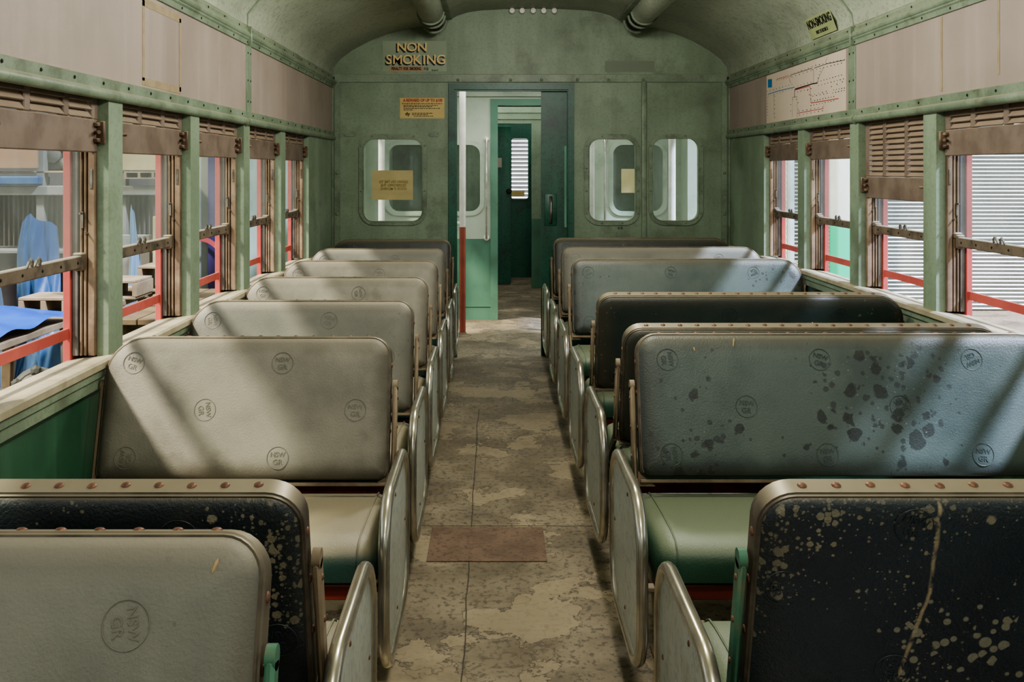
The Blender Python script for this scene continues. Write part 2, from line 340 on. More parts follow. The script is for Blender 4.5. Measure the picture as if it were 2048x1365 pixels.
# header band with domed bolts
h = MB(); x0,z0,x1,z1 = rect_px(666,149,1456,165); h.box(XL,XR,YB-.014,YB,z0,z1,.003)
hb = h.build('trim_2', mTrim); st(hb, 'flat riveted band across the end wall above the doorway', 'wall band')
bb = MB().lathe(dome(.012,.009), 10, Matrix.Rotation(PI/2,4,'X'))
bd = None
for px in (916,1021,1083,1155,1217,1286):
    p = P(px,160,YB-.014)
    if bd is None: bd = bb.build('bolt', mRivetG, hb, True, p)
    else: link('bolt', bd.data, hb, p)
# vertical cover strip, corner mouldings
x0,z0,x1,z1 = rect_px(1283,160,1293,700)
st(MB().box(x0,x1,YB-.018,YB,.0,z1,.006,2).build('trim_3', mTrim, None, True), 'vertical cover strip on the end wall between the two narrow windows', 'cover strip')
for nm, xx, w in (('trim_4', XL, 1), ('trim_5', XR, -1)):
    m = MB(); m.box(min(xx,xx+w*.05), max(xx,xx+w*.05), YB-.012, YB, 0, 2.06, .003); m.box(min(xx,xx+w*.012), max(xx,xx+w*.012), YB-.07, YB-.012, 0, 2.06, .003)
    o = m.build(nm, mTrim); st(o, 'riveted angle strip in the %s corner of the end wall' % ('left' if w == 1 else 'right'), 'corner strip')
    for z in (1.35,1.05,.75): link('bolt', bd.data, o, (xx+w*.03, YB-.012, z))
# door frame and sliding door
dfr = MB()
fx0,_,fx1,fz1 = rect_px(897,167,1148,600)
dfr.plate([[(fx0,0),(dx0+.012,0),(dx0+.012,dz1-.012),(dx1-.012,dz1-.012),(dx1-.012,0),(fx1,0),(fx1,fz1),(fx0,fz1)]], fw, -.02, .06)
i0,_,i1,iz = rect_px(914,182,1135,600)
dfr.plate([[(dx0+.005,0),(i0,0),(i0,iz),(i1,iz),(i1,0),(dx1-.005,0),(dx1-.005,dz1),(dx0+.005,dz1)]], fw, .0, .05)
t = thing('door_1', 'dark green sliding door half open in the end wall doorway', 'door', (0,0,0), None, 'structure')
dfr.build('door_frame', mDoor, t)
d0x,_,d1x,_ = rect_px(1083,182,1138,600)
dp = MB().plate([[(d0x,.005),(d1x+.0,.005),(d1x+.0,iz),(d0x,iz)], rr(d1x-.03,.95,d1x-.012,1.55,.006,3)], fw, .052, .085)
dl = dp.build('door_leaf', mDoor, t)
a = P(1089,388,YB+.052); b = P(1114,452,YB+.052)
hd = MB().box(a.x,b.x,YB+.046,YB+.052,b.z,a.z,.004,2).build('handle_plate', mDoor, dl, True)
cxh = (a.x+b.x)/2
MB().tube([(cxh,YB+.044,a.z-.025),(cxh,YB+.015,a.z-.04),(cxh,YB+.002,a.z-.07),(cxh,YB+.0,(a.z+b.z)/2),(cxh,YB+.002,b.z+.07),(cxh,YB+.015,b.z+.04),(cxh,YB+.044,b.z+.025)], [.012,.011,.009,.011,.009,.011,.012], 10).build('pull_handle', mSteel, dl, True)
# hook plates, knobs
for i,(x0,y0,x1,y1) in enumerate(((689,263,713,273),(857,263,880,273))):
    a = P(x0,y1,YB); b = P(x1,y0,YB)
    o = MB().plate([rr(a.x,a.z,b.x,b.z,.015,4)], fw, -.007, 0).build('hook_plate', mTrim, None, True)
    tag(o, 'small rounded metal plate above the %s corner of the wide end window' % ('left' if i == 0 else 'right'), 'plate')
    for px in (x0+5,x1-5): link('screw', bd.data, o, P(px,(y0+y1)/2,YB-.006)).scale = (.45,.45,.45)
kn = None
for i,px in enumerate((1024,1044,1066,1087,1108)):
    p = P(px,23,YB); lab = 'round pale vent at top of end wall, %s of the five' % ('leftmost','second from left','middle','second from right','rightmost')[i]
    if kn is None:
        kn = MB().lathe([(.012,0),(.012,.02),(.02,.024),(.0225,.034),(.019,.044),(.008,.048)], 14, Matrix.Rotation(PI/2,4,'X')).build('round_vent', mWhite, None, True, p); o = kn
    else: o = link('round_vent', kn.data, None, p)
    tag(o, lab, 'knob', 'row of round knobs above the doorway')
# vent slot behind the knobs
x0,z0,x1,z1 = rect_px(1018,27,1114,19)
# signs
def sheet(name, x0,y0,x1,y1, mat, parent=None, d=-.004, Y=YB):
    a = P(x0,y1,Y); b = P(x1,y0,Y); return MB().box(a.x,b.x,Y+d,Y,a.z,b.z).build(name, mat, parent)
RX = (1,0,0); UZ = (0,0,1); K1 = YB/F
s = thing('non_smoking_sign', 'green sign with gold NON SMOKING lettering at the top left of the end wall', 'sign', P(828,142,YB)); 
def rel(o, par):   # parent keeping world place
    o.parent = par; o.matrix_parent_inverse = Matrix.Translation(-Vector(par.location)); return o
rel(sheet('sign_board', 765,82,893,143, mSign), s)
m = MB(); m2 = MB()
for txt, px, py, sz, sx in (('NON',824,95,24,1.12),('SMOKING',830,120,26,1.02)):
    p = P(px,py,YB-.0065); q = P(px-2.2,py+2.4,YB-.005)
    # letterspaced
    sp = {'NON':20.5,'SMOKING':17.2}[txt]; n = len(txt)
    for i,ch in enumerate(txt):
        off = (i-(n-1)/2)*sp*K1
        if txt == 'SMOKING': off = [-51,-34,-14,4,18,32,51][i]*K1*1.02
        m.text(ch, sz*K1*1.02, q+Vector((off,0,0)), RX, UZ, .0005, .0028, sx=sx)
        m2.text(ch, sz*K1, p+Vector((off,0,0)), RX, UZ, .0005, .0012, sx=sx)
rel(m.build('letter_shadow', mBlack), s); rel(m2.build('gold_lettering', mGold), s)
rel(sheet('orange_strip', 779,133.5,846,141.5, mOrange, d=-.0048), s)
m = MB(); m.text('PENALTY  FOR  SMOKING', 8.2*K1, P(812.5,137.7,YB-.0055), RX, UZ, .0004, .0012, sx=.62)
rel(m.build('penalty_text', mBlack), s); m = MB(); m.text('$10', 8.2*K1, P(852,138.2,YB-.0055), RX, UZ, .0004, .0010, sx=.75); rel(m.build('fine_amount', mBlack), s); m = MB(); m.text('By-Law 31', 4*K1, P(870,140.5,YB-.0055), RX, UZ, .0003, .0004, sx=.8)
rel(m.build('by_law_text', mBlack), s)
s = thing('reward_sticker', 'yellow sticker headed A REWARD OF UP TO $100 left of the doorway', 'sticker', P(844,237,YB))
rel(sheet('sticker_sheet', 800,196,889,237, mYel, d=-.002), s)
m = MB(); m.text('A REWARD OF UP TO $100', 8.2*K1, P(845.5,201,YB-.0028), RX, UZ, .0003, .0012, sx=.78); rel(m.build('red_heading', mRedInk), s)
m = MB()
for k,(yy,w0,w1) in enumerate(((207.5,804,884),(211,807,876),(213.5,807,864),(217,807,880),(220,807,826),(226.5,824,866),(229.5,824,856),(232.5,828,866))):
    x = w0
    while x < w1:
        w = random.uniform(2,6.5); a = P(x,yy+.7,YB-.0024); b = P(min(x+w,w1),yy-.6,YB-.0024); m.box(a.x,b.x,a.y-.0004,a.y,a.z,b.z); x += w+1.1
m.text('dy', 9*K1, P(815,228,YB-.0026), RX, UZ, .0003, .0012, sx=1.1)
rel(m.build('small_print', mBlack), s)
s = thing('window_notice', 'plain yellow paper notice stuck on the glass of the wide end window', 'notice', P(785,400,YB+.02))
a = P(744,400,YB+.02); b = P(826,341,YB+.02)
g = MB(); nx, nz = 24, 12; vs = []; fs = []
for j in range(nz+1):
    for i in range(nx+1):
        u = i/nx; v = j/nz; vs.append((a.x+(b.x-a.x)*u, YB+.019-.0018*math.sin(v*17+u*3)-.001*math.sin(u*9+v*5), a.z+(b.z-a.z)*v))
for j in range(nz):
    for i in range(nx): q = j*(nx+1)+i; fs.append((q,q+1,q+nx+2,q+nx+1))
g.add(vs,fs); rel(g.build('paper_sheet', mYelP, None, True), s)
m = MB()
for k,(tx,yy) in enumerate((('DOWN ON THE TO',364),('CLOSE/OPEN THE',371),('DOOR IF MOVING',378))):
    m.text(tx, 7.5*K1, P(787,yy,YB+.0145), (-1,0,0), UZ, .0004, .0006, sx=.85)
rel(m.build('mirrored_text', mInkF), s)
o = sheet('poster_ghost', 1210,122,1309,144, mTan, d=-.0015); tag(o, 'darker blank rectangle left by a removed notice, upper right of end wall', 'patch')
m = MB().text('KR', 7*K1, P(1241,457,YB-.001), RX, UZ, .0006, .0004, sx=1.2); o = m.build('stencilled_letters', mBlack); tag(o, 'tiny stencilled letters KR under the narrow window beside the doorway', 'lettering')

# ------------------------------------------------------------------ side walls
win = [(-.93+.803*k, -.93+.803*k+.69) for k in range(0)]
WY = [(3.085+.803*i, 3.085+.803*i+.69) for i in range(-5,4)]     # window spans; last ends 6.18
SILL = {-1:.812, 1:.828}; HEAD = {-1:1.605, 1:1.615}
n_trim = 10
for sgn, X in ((-1,XL),(1,XR)):
    side = 'left' if sgn < 0 else 'right'
    zs, zh = SILL[sgn], HEAD[sgn]
    def sw(u, v, d, X=X, sgn=sgn): return Vector((X+sgn*d, u, v))
    # upper wall, lower wall and pilasters in one shell with holes
    outer_l = [(Y0,.0),(YB,.0),(YB,2.06),(Y0,2.06)]
    hl = [[(a,zs),(b,zs),(b,zh),(a,zh)] for a,b in WY]
    lower = MB().plate([[(Y0,zs-.0),(YB,zs),(YB,2.06),(Y0,2.06)]+[]], sw, .5, .51) if False else None
    m = MB()
    m.plate([[(Y0,zh),(YB,zh),(YB,2.06),(Y0,2.06)]], sw, 0, .12)                       # frieze
    edges = [Y0]+[e for w in WY for e in w]+[YB]
    for k in range(0, len(edges), 2): m.plate([rr(edges[k],zs-.01,edges[k+1],zh,.004,2)], sw, 0, .035)   # pilasters
    o = m.build('wall_'+side, mWall); st(o, '%s side wall of the carriage, pale green pillars between the windows' % side, 'wall')
    m = MB().plate([[(Y0,0),(YB,0),(YB,zs-.02),(Y0,zs-.02)]], sw, .02, .12)
    for a,b in WY: m.plate([[(b+.02,0.05),(b+.09,.05),(b+.09,zs-.07),(b+.02,zs-.07)]], sw, .008, .02)
    o = m.build('wall_%s_lower' % side, mWallD); o.name = 'wall_lower_'+side; st(o, 'dark green painted lower wall panel under the %s windows' % side, 'wall panel')
    # sill
    m = MB(); xi = X-sgn*.0; 
    prof = [(X+sgn*.115,zs-.03),(X+sgn*.115,zs-.012),(X,zs),(X-sgn*.012,zs),(X-sgn*.02,zs-.006),(X-sgn*.02,zs-.024),(X-sgn*.012,zs-.03)]
    m.extrude(prof, Y0, YB-.012)
    o = m.build('trim_%d'%n_trim, mSill); st(o, 'dusty ledge running under the %s side windows' % side, 'window sill'); n_trim += 1
    m = MB(); m.extrude([(X+sgn*.02,zs-.085),(X+sgn*.02,zs-.03),(X-sgn*.01,zs-.03),(X-sgn*.01,zs-.05),(X-sgn*.002,zs-.056),(X-sgn*.002,zs-.085)], Y0, YB-.012)
    o = m.build('trim_%d'%n_trim, mTrim); st(o, 'green moulding below the %s window ledge' % side, 'moulding'); n_trim += 1
    # pipe moulding over windows, with screwed band
    m = MB(); m.tube([(X-sgn*.004,Y0,zh+.0),(X-sgn*.004,YB-.012,zh+.0)], .0175, 12)
    m.extrude([(X,zh+.012),(X-sgn*.012,zh+.014),(X-sgn*.014,zh+.045),(X,zh+.05)], Y0, YB-.012)
    o = m.build('trim_%d'%n_trim, mTrim, None, True); st(o, 'rounded green moulding along the tops of the %s windows' % side, 'moulding'); n_trim += 1
    sc = None
    for k in range(26):
        y = 1.9+k*.2; p = (X-sgn*.014, y, zh+.03)
        if sc is None: sc = MB().lathe(dome(.0055,.003), 6, rotM((0,0,0), (-sgn,0,0))).build('screw', mDark, o, True, p)
        else: link('screw', sc.data, o, p)
    # cornice
    zc = 1.965
    m = MB(); m.extrude([(X,zc),(X-sgn*.012,zc+.002),(X-sgn*.014,zc+.022),(X-sgn*.02,zc+.028),(X-sgn*.02,zc+.062),(X-sgn*.012,zc+.068),(X-sgn*.012,zc+.082),(X-sgn*.004,zc+.088),(X,zc+.1)], Y0, YB-.012)
    m.tube([(X-sgn*.014,Y0,zc+.046),(X-sgn*.014,YB-.012,zc+.046)], .014, 10)
    o = m.build('trim_%d'%n_trim, mTrim, None, True); st(o, 'stepped green cornice between %s wall and arched ceiling' % side, 'cornice'); n_trim += 1
    for k in range(22):
        link('screw', sc.data, o, (X-sgn*.0135, 1.95+k*.24, zc+.014)); link('screw', sc.data, o, (X-sgn*.012, 2.05+k*.24, zc+.075))
    # cornice joint sleeve and divider strip at Y 4.6
    m = MB(); m.box(min(X,X-sgn*.009), max(X,X-sgn*.009), 4.6, 4.69, zh+.04, zc+.01, .002)
    m.box(min(X,X-sgn*.033), max(X,X-sgn*.033), 4.60, 4.612, zc, zc+.09, .004); m.tube([(X-sgn*.004,4.60,zh),(X-sgn*.004,4.62,zh)], .021, 12)
    o = m.build('trim_%d'%n_trim, mTrim, None, True); st(o, 'green screwed strip dividing the advert panels on the %s wall' % side, 'divider strip'); n_trim += 1
    for z in (1.7,1.8,1.93): link('screw', sc.data, o, (X-sgn*.009, 4.62, z)); link('screw', sc.data, o, (X-sgn*.009, 4.67, z))
    # advert panels
    for k,(ya,yb) in enumerate(((Y0,4.6),(4.69,YB-.02))):
        m = MB(); m.box(min(X,X-sgn*.004), max(X,X-sgn*.004), ya, yb, zh+.045, zc+.003)
        o = m.build('advert_panel', mAd)
        tag(o, 'faded pinkish white blank advert panel on the %s wall, %s' % (side, 'long one nearest camera' if k == 0 else 'short one by end wall'), 'panel')
# tape marks on the adverts
def onleft(px, py, off=.0065):
    X = XL+off; Y = F*abs(X)/(CX-px); return Y, EYE-(py-CY)*Y/F
def onright(px, py, off=.0065):
    X = XR-off; Y = F*X/(px-CX); return Y, EYE-(py-CY)*Y/F
t = thing('tape_outline', 'rectangle of yellowed tape left on the long left advert panel', 'tape', (XL+.0045, 3.4, 1.68))
ya = onleft(286,60)[0]; yb = onleft(363,60)[0]
for (a0,a1,z0,z1) in ((ya,ya+.02,1.675,1.945),(yb-.02,yb,1.668,1.94),(ya,yb,1.925,1.953),(ya,yb,1.66,1.685)):
    rel(MB().box(XL+.0042,XL+.0052,a0,a1,z0,z1).build('tape_strip', mTape), t)
for i,px in enumerate((1882,1996)):
    y = onright(px,100)[0]; o = MB().box(XR-.0052,XR-.0042,y-.008,y+.008,1.675 if i == 0 else 1.7,1.96).build('tape_strip', mTape)
    tag(o, 'vertical strip of yellowed tape on the right advert panel, %s' % ('the one nearer the end wall' if i == 0 else 'the one nearer the camera'), 'tape', 'tape strips on the right advert panel')
# network map (right wall)
t = thing('network_map', 'rail network map poster with red, blue and black route lines on right wall', 'map', (XR-.0045, 5.0, 1.67))
y0m = onright(1533,200)[0]; y1m = onright(1691.5,150)[0]
rel(MB().box(XR-.0058,XR-.0042,y1m,y0m,1.664,1.962).build('map_sheet', mPaper), t)
def mp(zx, zy): return onright(1500+zx/5.25, zy/5.25, .0065)
def mline(m_, pts, w):
    m = MB(); mat = MCUR[0]
    q = [Vector((XR-.0064,)+mp(*p)) for p in pts]
    for a,b in zip(q,q[1:]):
        d = (b-a).normalized(); n = Vector((0,-d.z,d.y))*w/2; a2 = a-d*w*.3; b2 = b+d*w*.3
        m.add([a2-n,b2-n,b2+n,a2+n], [(0,1,2,3)])
    rel(m.build('route_line', mat), t)
def ticks(m, a, b, n, off, ln=.012):
    for i in range(n):
        u = i/(n-1); x = a[0]+(b[0]-a[0])*u; y = a[1]+(b[1]-a[1])*u+off
        p = Vector((XR-.0064,)+mp(x,y)); l = ln*random.uniform(.6,1.2); h = .0022
        m.add([p+Vector((0,-l/2,-h)),p+Vector((0,l/2,-h)),p+Vector((0,l/2,h)),p+Vector((0,-l/2,h))],[(0,1,2,3)])
MCUR = [mBlack]
mk = MB()
mline(mk, [(428,870),(414,840),(418,800),(440,785),(640,720),(665,735),(668,780),(664,880),(476,935),(468,960),(468,1020)], .003)
mline(mk, [(476,935),(664,878),(708,872)], .006); mline(mk, [(700,870),(770,710)], .0025); mline(mk, [(675,715),(800,672),(995,630)], .003)
mline(mk, [(790,660),(810,605)], .002); mline(mk, [(468,935),(466,1020)], .006)
mline(mk, [(443,1020),(443,1230)], .002); mline(mk, [(495,1020),(495,1230)], .002); mline(mk, [(248,990),(252,1235)], .002); mline(mk, [(443,1025),(495,1015)], .002)
for a,b,n,o_ in (((430,785),(650,712),7,-8),((440,800),(640,735),6,8),((690,700),(990,640),9,-14),((700,715),(960,650),8,14),((180,975),(440,900),9,-14),((190,1000),(440,925),9,10),((500,915),(640,875),5,-12),((715,870),(960,800),9,-12),((720,885),(980,815),9,14),((500,950),(640,915),5,16),((640,1095),(880,1045),9,14),((650,1075),(880,1025),9,-12),((520,1195),(760,1150),7,14),((515,1180),(760,1135),7,-10),((185,1030),(185,1210),7,0),((258,1010),(258,1235),6,0),((505,1080),(505,1150),2,0),((428,1100),(428,1165),2,0),((605,950),(640,1040),3,0),((855,910),(970,860),3,0),((880,945),(990,925),5,0),((870,975),(990,950),5,0),((640,1000),(800,960),5,0),((660,1010),(810,980),5,0),((450,1045),(485,1045),2,0),((735,750),(715,820),3,0)):
    ticks(mk, a, b, n, o_)
o = rel(mk.build('station_names', mBlack), t); o['kind'] = 'stuff'
MCUR[0] = mBlueInk; mk = MB(); mline(mk, [(185,992),(300,955),(468,915)], .0045); p = [Vector((XR-.0064,)+mp(a,b)) for a,b in ((188,835),(230,830),(230,918),(188,922))]; mk.add(p,[(0,1,2,3)]); rel(mk.build('map_logo', mBlueInk), t)
MCUR[0] = mRedInk; mk = MB(); mline(mk, [(275,835),(405,800)], .002); mline(mk, [(478,945),(620,905),(630,915),(635,1070),(645,1082),(930,1035)], .004); mline(mk, [(500,1190),(770,1140),(775,1100)], .003); ticks(mk,(280,850),(400,815),6,0); ticks(mk,(290,830),(400,790),6,0)
o = rel(mk.build('station_names', mRedInk), t); o['kind'] = 'stuff'
# NON-SMOKING sign on the right cove
sgn_o = Vector((XR-.028,5.03,2.125)); up = Vector((-.34,0,.94)).normalized(); rt = Vector((0,-1,0)); nr = rt.cross(up)
if nr.x > 0: nr = -nr
t = thing('cove_sign', 'small yellow-green NON-SMOKING sticker on the right ceiling cove', 'sign', sgn_o)
def quad(name, mat, w, h, d, par, base):
    c = [base+rt*(sx*w/2)+up*(sy*h/2)+nr*dd for dd in (0,d) for sx,sy in ((-1,-1),(1,-1),(1,1),(-1,1))]
    m = MB().add(c,[(0,1,2,3),(4,5,6,7),(0,1,5,4),(1,2,6,5),(2,3,7,6),(3,0,4,7)]); return rel(m.build(name, mat), par)
mSgnY = pmat('sticker_olive', (150,156,112), (138,146,104), 8, .6)
quad('sign_sheet', mSgnY, .38, .115, .002, t, sgn_o)
m = MB().text('NON-SMOKING', .062, sgn_o+up*.018+nr*.003, rt, up, .0004, .002, sx=.8); m.text('PART OF ROOM 31', .026, sgn_o-up*.032+nr*.003, rt, up, .0004, .0008, sx=.8)
rel(m.build('sign_lettering', mBlack), t)
o = MB().add([(XL+.055,4.95,2.12),(XL+.055,5.2,2.12),(XL+.115,5.2,2.205),(XL+.115,4.95,2.205)],[(0,1,2,3)])

# ------------------------------------------------------------------ side windows
def window(sgn, a, b, idx, shut_z, label):
    X = {-1:XL,1:XR}[sgn]; zs, zh = SILL[sgn], HEAD[sgn]
    t = thing('window_%d'%idx, label, 'window', (X, a, zs), None, 'structure')
    def bx(m, d0, d1, y0, y1, z0, z1, bev=0.002):      # d = outward depth
        x0, x1 = sorted((sgn*d0, sgn*d1)); m.box(x0,x1,y0-a,y1-a,z0-zs,z1-zs,bev)
    for ya, yo in ((a,1),(b,-1)):         # jambs: stepped wooden channels
        m = MB()
        bx(m,.035,.105, *sorted((ya-yo*.05,ya)), zs-.0,zh+.02,.0)
        for d0,d1,h in ((.036,.056,.016),(.062,.070,.013),(.075,.081,.016)): bx(m,d0,d1,*sorted((ya,ya+yo*h)),zs,zh)
        m.build('window_jamb', mJamb, t)
        m = MB()
        bx(m,.086,.104,*sorted((ya,ya+yo*.017)),zs,zh); m.build('outer_jamb_strip', mJambD, t)
        m = MB(); bx(m,.105,.128,*sorted((ya-yo*.06,ya+yo*.026)),zs-.03,zh+.02); m.build('outer_post', mRed, t)
        m = MB()                                          # catches and stop pins on the channel
        m.tube([(sgn*.074,ya-a+yo*.010,zs*0+1.245-zs),(sgn*.074,ya-a+yo*.034,1.245-zs)],.0035,6)
        m.tube([(sgn*.058,ya-a+yo*.010,1.185-zs),(sgn*.058,ya-a+yo*.034,1.185-zs)],.0035,6)
        bx(m,.070,.076,*sorted((ya+yo*.012,ya+yo*.018)),1.2,1.25,.0); bx(m,.042,.05,*sorted((ya+yo*.014,ya+yo*.019)),1.32,1.38,.001)
        m.build('stop_catch', mSteel, t)
    # sash rail + glass above
    zr = 1.08
    m = MB(); bx(m,.068,.092,a+.004,b-.004,zr,zr+.038,.003)
    bx(m,.064,.096,b-.035,b-.006,zr-.008,zr+.046,.004)
    if sgn > 0: bx(m,.058,.09,b-.03,b-.008,zr+.03,zr+.055,.005)
    rl = m.build('sash_rail', mRail, t)
    yc = (a+b)/2-a+.02
    for dy in (-.035,.01):
        MB().tube([(sgn*.070,yc+dy-.014,zr+.036-zs),(sgn*.066,yc+dy-.009,zr+.050-zs),(sgn*.066,yc+dy,zr+.056-zs),(sgn*.066,yc+dy+.009,zr+.050-zs),(sgn*.070,yc+dy+.014,zr+.036-zs)],.005,6).build('finger_lift', mSteel, rl, True)
    m = MB()
    for k in range(6):
        y = .06+k*(b-a-.12)/5; m.lathe(dome(.005,.003),6,rotM((sgn*.068,y,zr+.018-zs),(-sgn,0,0)))
    m.build('screw_heads', mDark, rl)
    m = MB(); bx(m,.078,.081,a+.01,b-.01,zr+.03,zh,0); m.build('glass_pane', mGlassW, t)
    # red guard bar outside
    m = MB(); bx(m,.110,.118,a+.0,b-.0,.865+.012*(sgn>0),.898+.012*(sgn>0),.002); m.build('guard_bar', mRed, t)
    # louvred shutter
    zb = shut_z; m = MB(); y0 = a+.006; y1 = b-.006; lz = zb+.1
    bx(m,.030,.048,y0,y1,zb,lz,.003)                       # bottom board
    bx(m,.030,.048,y0,y0+.045,lz,zh+.06,.002); bx(m,.030,.048,y1-.045,y1,lz,zh+.06,.002)
    cols = ((y0+.05,y0+.21),(y0+.24,y0+.44),(y0+.47,y1-.05))
    for c0,c1 in ((cols[0][1],cols[1][0]),(cols[1][1],cols[2][0])): bx(m,.028,.050,c0-.002,c1+.002,lz,zh+.06,.003)
    sh = m.build('louvre_shutter', mShut, t)
    m = MB(); z = lz+.004
    while z < zh+.03:
        for c0,c1 in cols:
            v = [Vector((sgn*d, y-a, zz-zs)) for d,zz,y in ((.026,z,c0),(.026,z,c1),(.046,z+.027,c1-.006),(.046,z+.027,c0+.006),(.029,z-.003,c0),(.029,z-.003,c1),(.050,z+.026,c1-.006),(.050,z+.026,c0+.006))]
            m.add(v,[(0,1,2,3),(4,5,6,7),(0,1,5,4),(2,3,7,6),(1,2,6,5),(0,3,7,4)])
        z += .024
    m.build('louvre_slats', mShut, sh)
    for ya, yo in ((y0,1),(y1,-1)):
        m = MB(); bx(m,.006,.032,*sorted((ya-yo*.002,ya+yo*.012)),zb+.025,zb+.095,.003)
        bx(m,.016,.03,*sorted((ya+yo*.012,ya+yo*.035)),zb+.03,zb+.042,.002); bx(m,.016,.03,*sorted((ya+yo*.012,ya+yo*.035)),zb+.078,zb+.09,.002)
        m.tube([(sgn*.03,ya-a+yo*.02,zb+.06-zs),(sgn*.008,ya-a+yo*.045,zb+.06-zs)],.006,8)
        m.build('shutter_latch', mRust, sh, True)
    return t
order = ['nearest the camera','second from the camera','third from the camera','fourth from the camera','next to the end wall']
for k,(a,b) in enumerate(WY):
    # k 4 = Y 2.28
    rank = k-4
    if rank < -2: continue
    for sgn in (-1,1):
        side = 'left' if sgn < 0 else 'right'
        sz = 1.43
        if sgn > 0 and k == 6: sz = 1.245
        if sgn > 0 and k == 4: sz = 1.33
        if sgn < 0:
            lab = ('left side window %s, view of yard beyond red guard bar' % order[rank]) if rank >= 0 else 'left side window behind the camera, %s' % ('nearer' if rank == -1 else 'further')
        else:
            nm = {5:'nearest the camera, roller shutter outside',6:'with its louvred shutter pulled lower than the rest',7:'third from the camera, white column outside',8:'next to the end wall, chain hanging outside'}
            lab = 'right side window '+nm[k] if k in nm else 'right side window out of view beside the front seats, %s' % ('nearest','behind it','furthest back')[4-k if 4-k < 3 else 2]
        window(sgn, a, b, (0 if sgn < 0 else 20)+k+1, sz, lab)
# rear end wall
st(MB().box(XL-.1,XR+.1,Y0-.05,Y0,0,2.6).build('wall_rear', mWall), 'pale green wall behind the camera', 'wall')

# ------------------------------------------------------------------ ceiling light ducts
for i,(px,cen) in enumerate(((873,'left'),(1262,'right'))):
    p = P(px,40,YB); x = p.x; zt = 2.425
    t = thing('ceiling_light', 'long rounded light duct with open dark end on the %s of the ceiling' % cen, 'ceiling light', (x,6.9,zt), 'ceiling light ducts')
    m = MB(); r = .084
    sec = [(r*math.cos(PI+PI*k/12)*1.0, r*math.sin(PI+PI*k/12)*.95+.0) for k in range(13)]
    prof = [(-r,.06)]+sec+[(r,.06)]
    m.extrude(prof, -6.9+Y0+.3, -.42, True); m.build('duct_cover', mCeil, t, True)
    m = MB(); m.box(-.125,.125,-6.9+Y0+.3,-.0,.01,.025,.003); m.build('mounting_plate', mTrim, t)
    for yy in (-.42,-.26,-.03): MB().tube([(r*1.02*math.cos(PI+PI*k/12), yy, r*math.sin(PI+PI*k/12)) for k in range(13)], .009, 6).build('end_ring', mTrim, t, True)
    m = MB(); r2 = .072; sec = [(r2*math.cos(PI+PI*k/12), r2*math.sin(PI+PI*k/12)) for k in range(13)]
    m.extrude([(-r2,.04)]+sec+[(r2,.04)], -.42, -.03, True); m.build('recess', mDark, t, True)
    m = MB(); m.lathe([(.02,0),(.026,.012),(.026,.05),(.017,.055),(.012,.075),(.004,.08)], 12, rotM((0,-.03,-.012),(0,-1,0))); m.build('lamp_socket', mSteel, t, True)
    # joint collar above camera
# ------------------------------------------------------------------ seats
ROW = [1.855+.808*k for k in range(-1,7)]      # index 0 -> k=-1
cache = {}
def cached(key, fn):
    if key not in cache: cache[key] = fn()
    return cache[key]
def backrest_mesh(W, Hh, wall_left, part):
    # local: x across, z up, y thickness; -y and +y both upholstered
    rad = (.03,.03,.06,.12) if wall_left else (.03,.03,.12,.06)
    def ring(ins, y):
        r2 = [max(q-ins, .008) for q in rad]
        return [(x,y,z) for x,z in rr(-W/2+ins, ins, W/2-ins, Hh-ins, r2, 7)]
    if part == 'pad':
        m = MB(); seq = [(.012,0),(.004,.012)] 
        rings = [ring(.080,-.037),ring(.045,-.0365),(ring(.022,-.033)),ring(.010,-.027),ring(.004,-.018),ring(.004,.018),ring(.010,.027),ring(.022,.033),ring(.045,.0365),ring(.080,.037)]
        n = len(rings[0]); vs = [v for R in rings for v in R]; fs = []
        for i in range(len(rings)-1):
            for k in range(n): fs.append((i*n+k,i*n+(k+1)%n,(i+1)*n+(k+1)%n,(i+1)*n+k))
        fs.append(tuple(range(n))[::-1]); fs.append(tuple((len(rings)-1)*n+k for k in range(n)))
        return m.add(vs,fs)
    m = MB()       # band round top and sides (open at bottom)
    loop = rr(-W/2,0,W/2,Hh,rad,7); inn = rr(-W/2+.006,.006,W/2-.006,Hh-.006,[max(q-.006,.005) for q in rad],7)
    n = len(loop); idx = list(range(12,n))+list(range(0,4))   # leave bottom run open
    idx = list(range(12, n)) + [0+k for k in range(4)]
    vs = []; fs = []
    prof = [(1,-.021),(0,-.018),(0,.018),(1,.021)]
    for q in idx:
        for inw,y in ((inn,-.022),(loop,-.019),(loop,.019),(inn,.022)): vs.append((inw[q][0],y,inw[q][1]))
    for i in range(len(idx)-1):
        for k in range(3): fs.append((i*4+k,i*4+k+1,(i+1)*4+k+1,(i+1)*4+k))
    m.add(vs,fs)
    for y in (-.021,.021): m.tube([(inn[q][0],y,inn[q][1]) for q in idx], .0032, 6)
    return m
def emblem():
    m = MB(); m.tube([(.031*math.cos(2*PI*k/28),-.0002,.031*math.sin(2*PI*k/28)) for k in range(28)], .0009, 5, True)
    m.text('NSW', .019, (0,-.0002,.009), RX, UZ, .0006, .0002); m.text('GR', .021, (0,-.0002,-.012), RX, UZ, .0006, .0002)
    return m
def mk_obj(key, builder, name, mat, parent, smooth=True, loc=None):
    k2 = key+(mat.name,)
    if k2 not in cache:
        o = builder().build(name, mat, parent, smooth, loc); cache[k2] = o.data; return o
    return link(name, cache[k2], parent, loc)
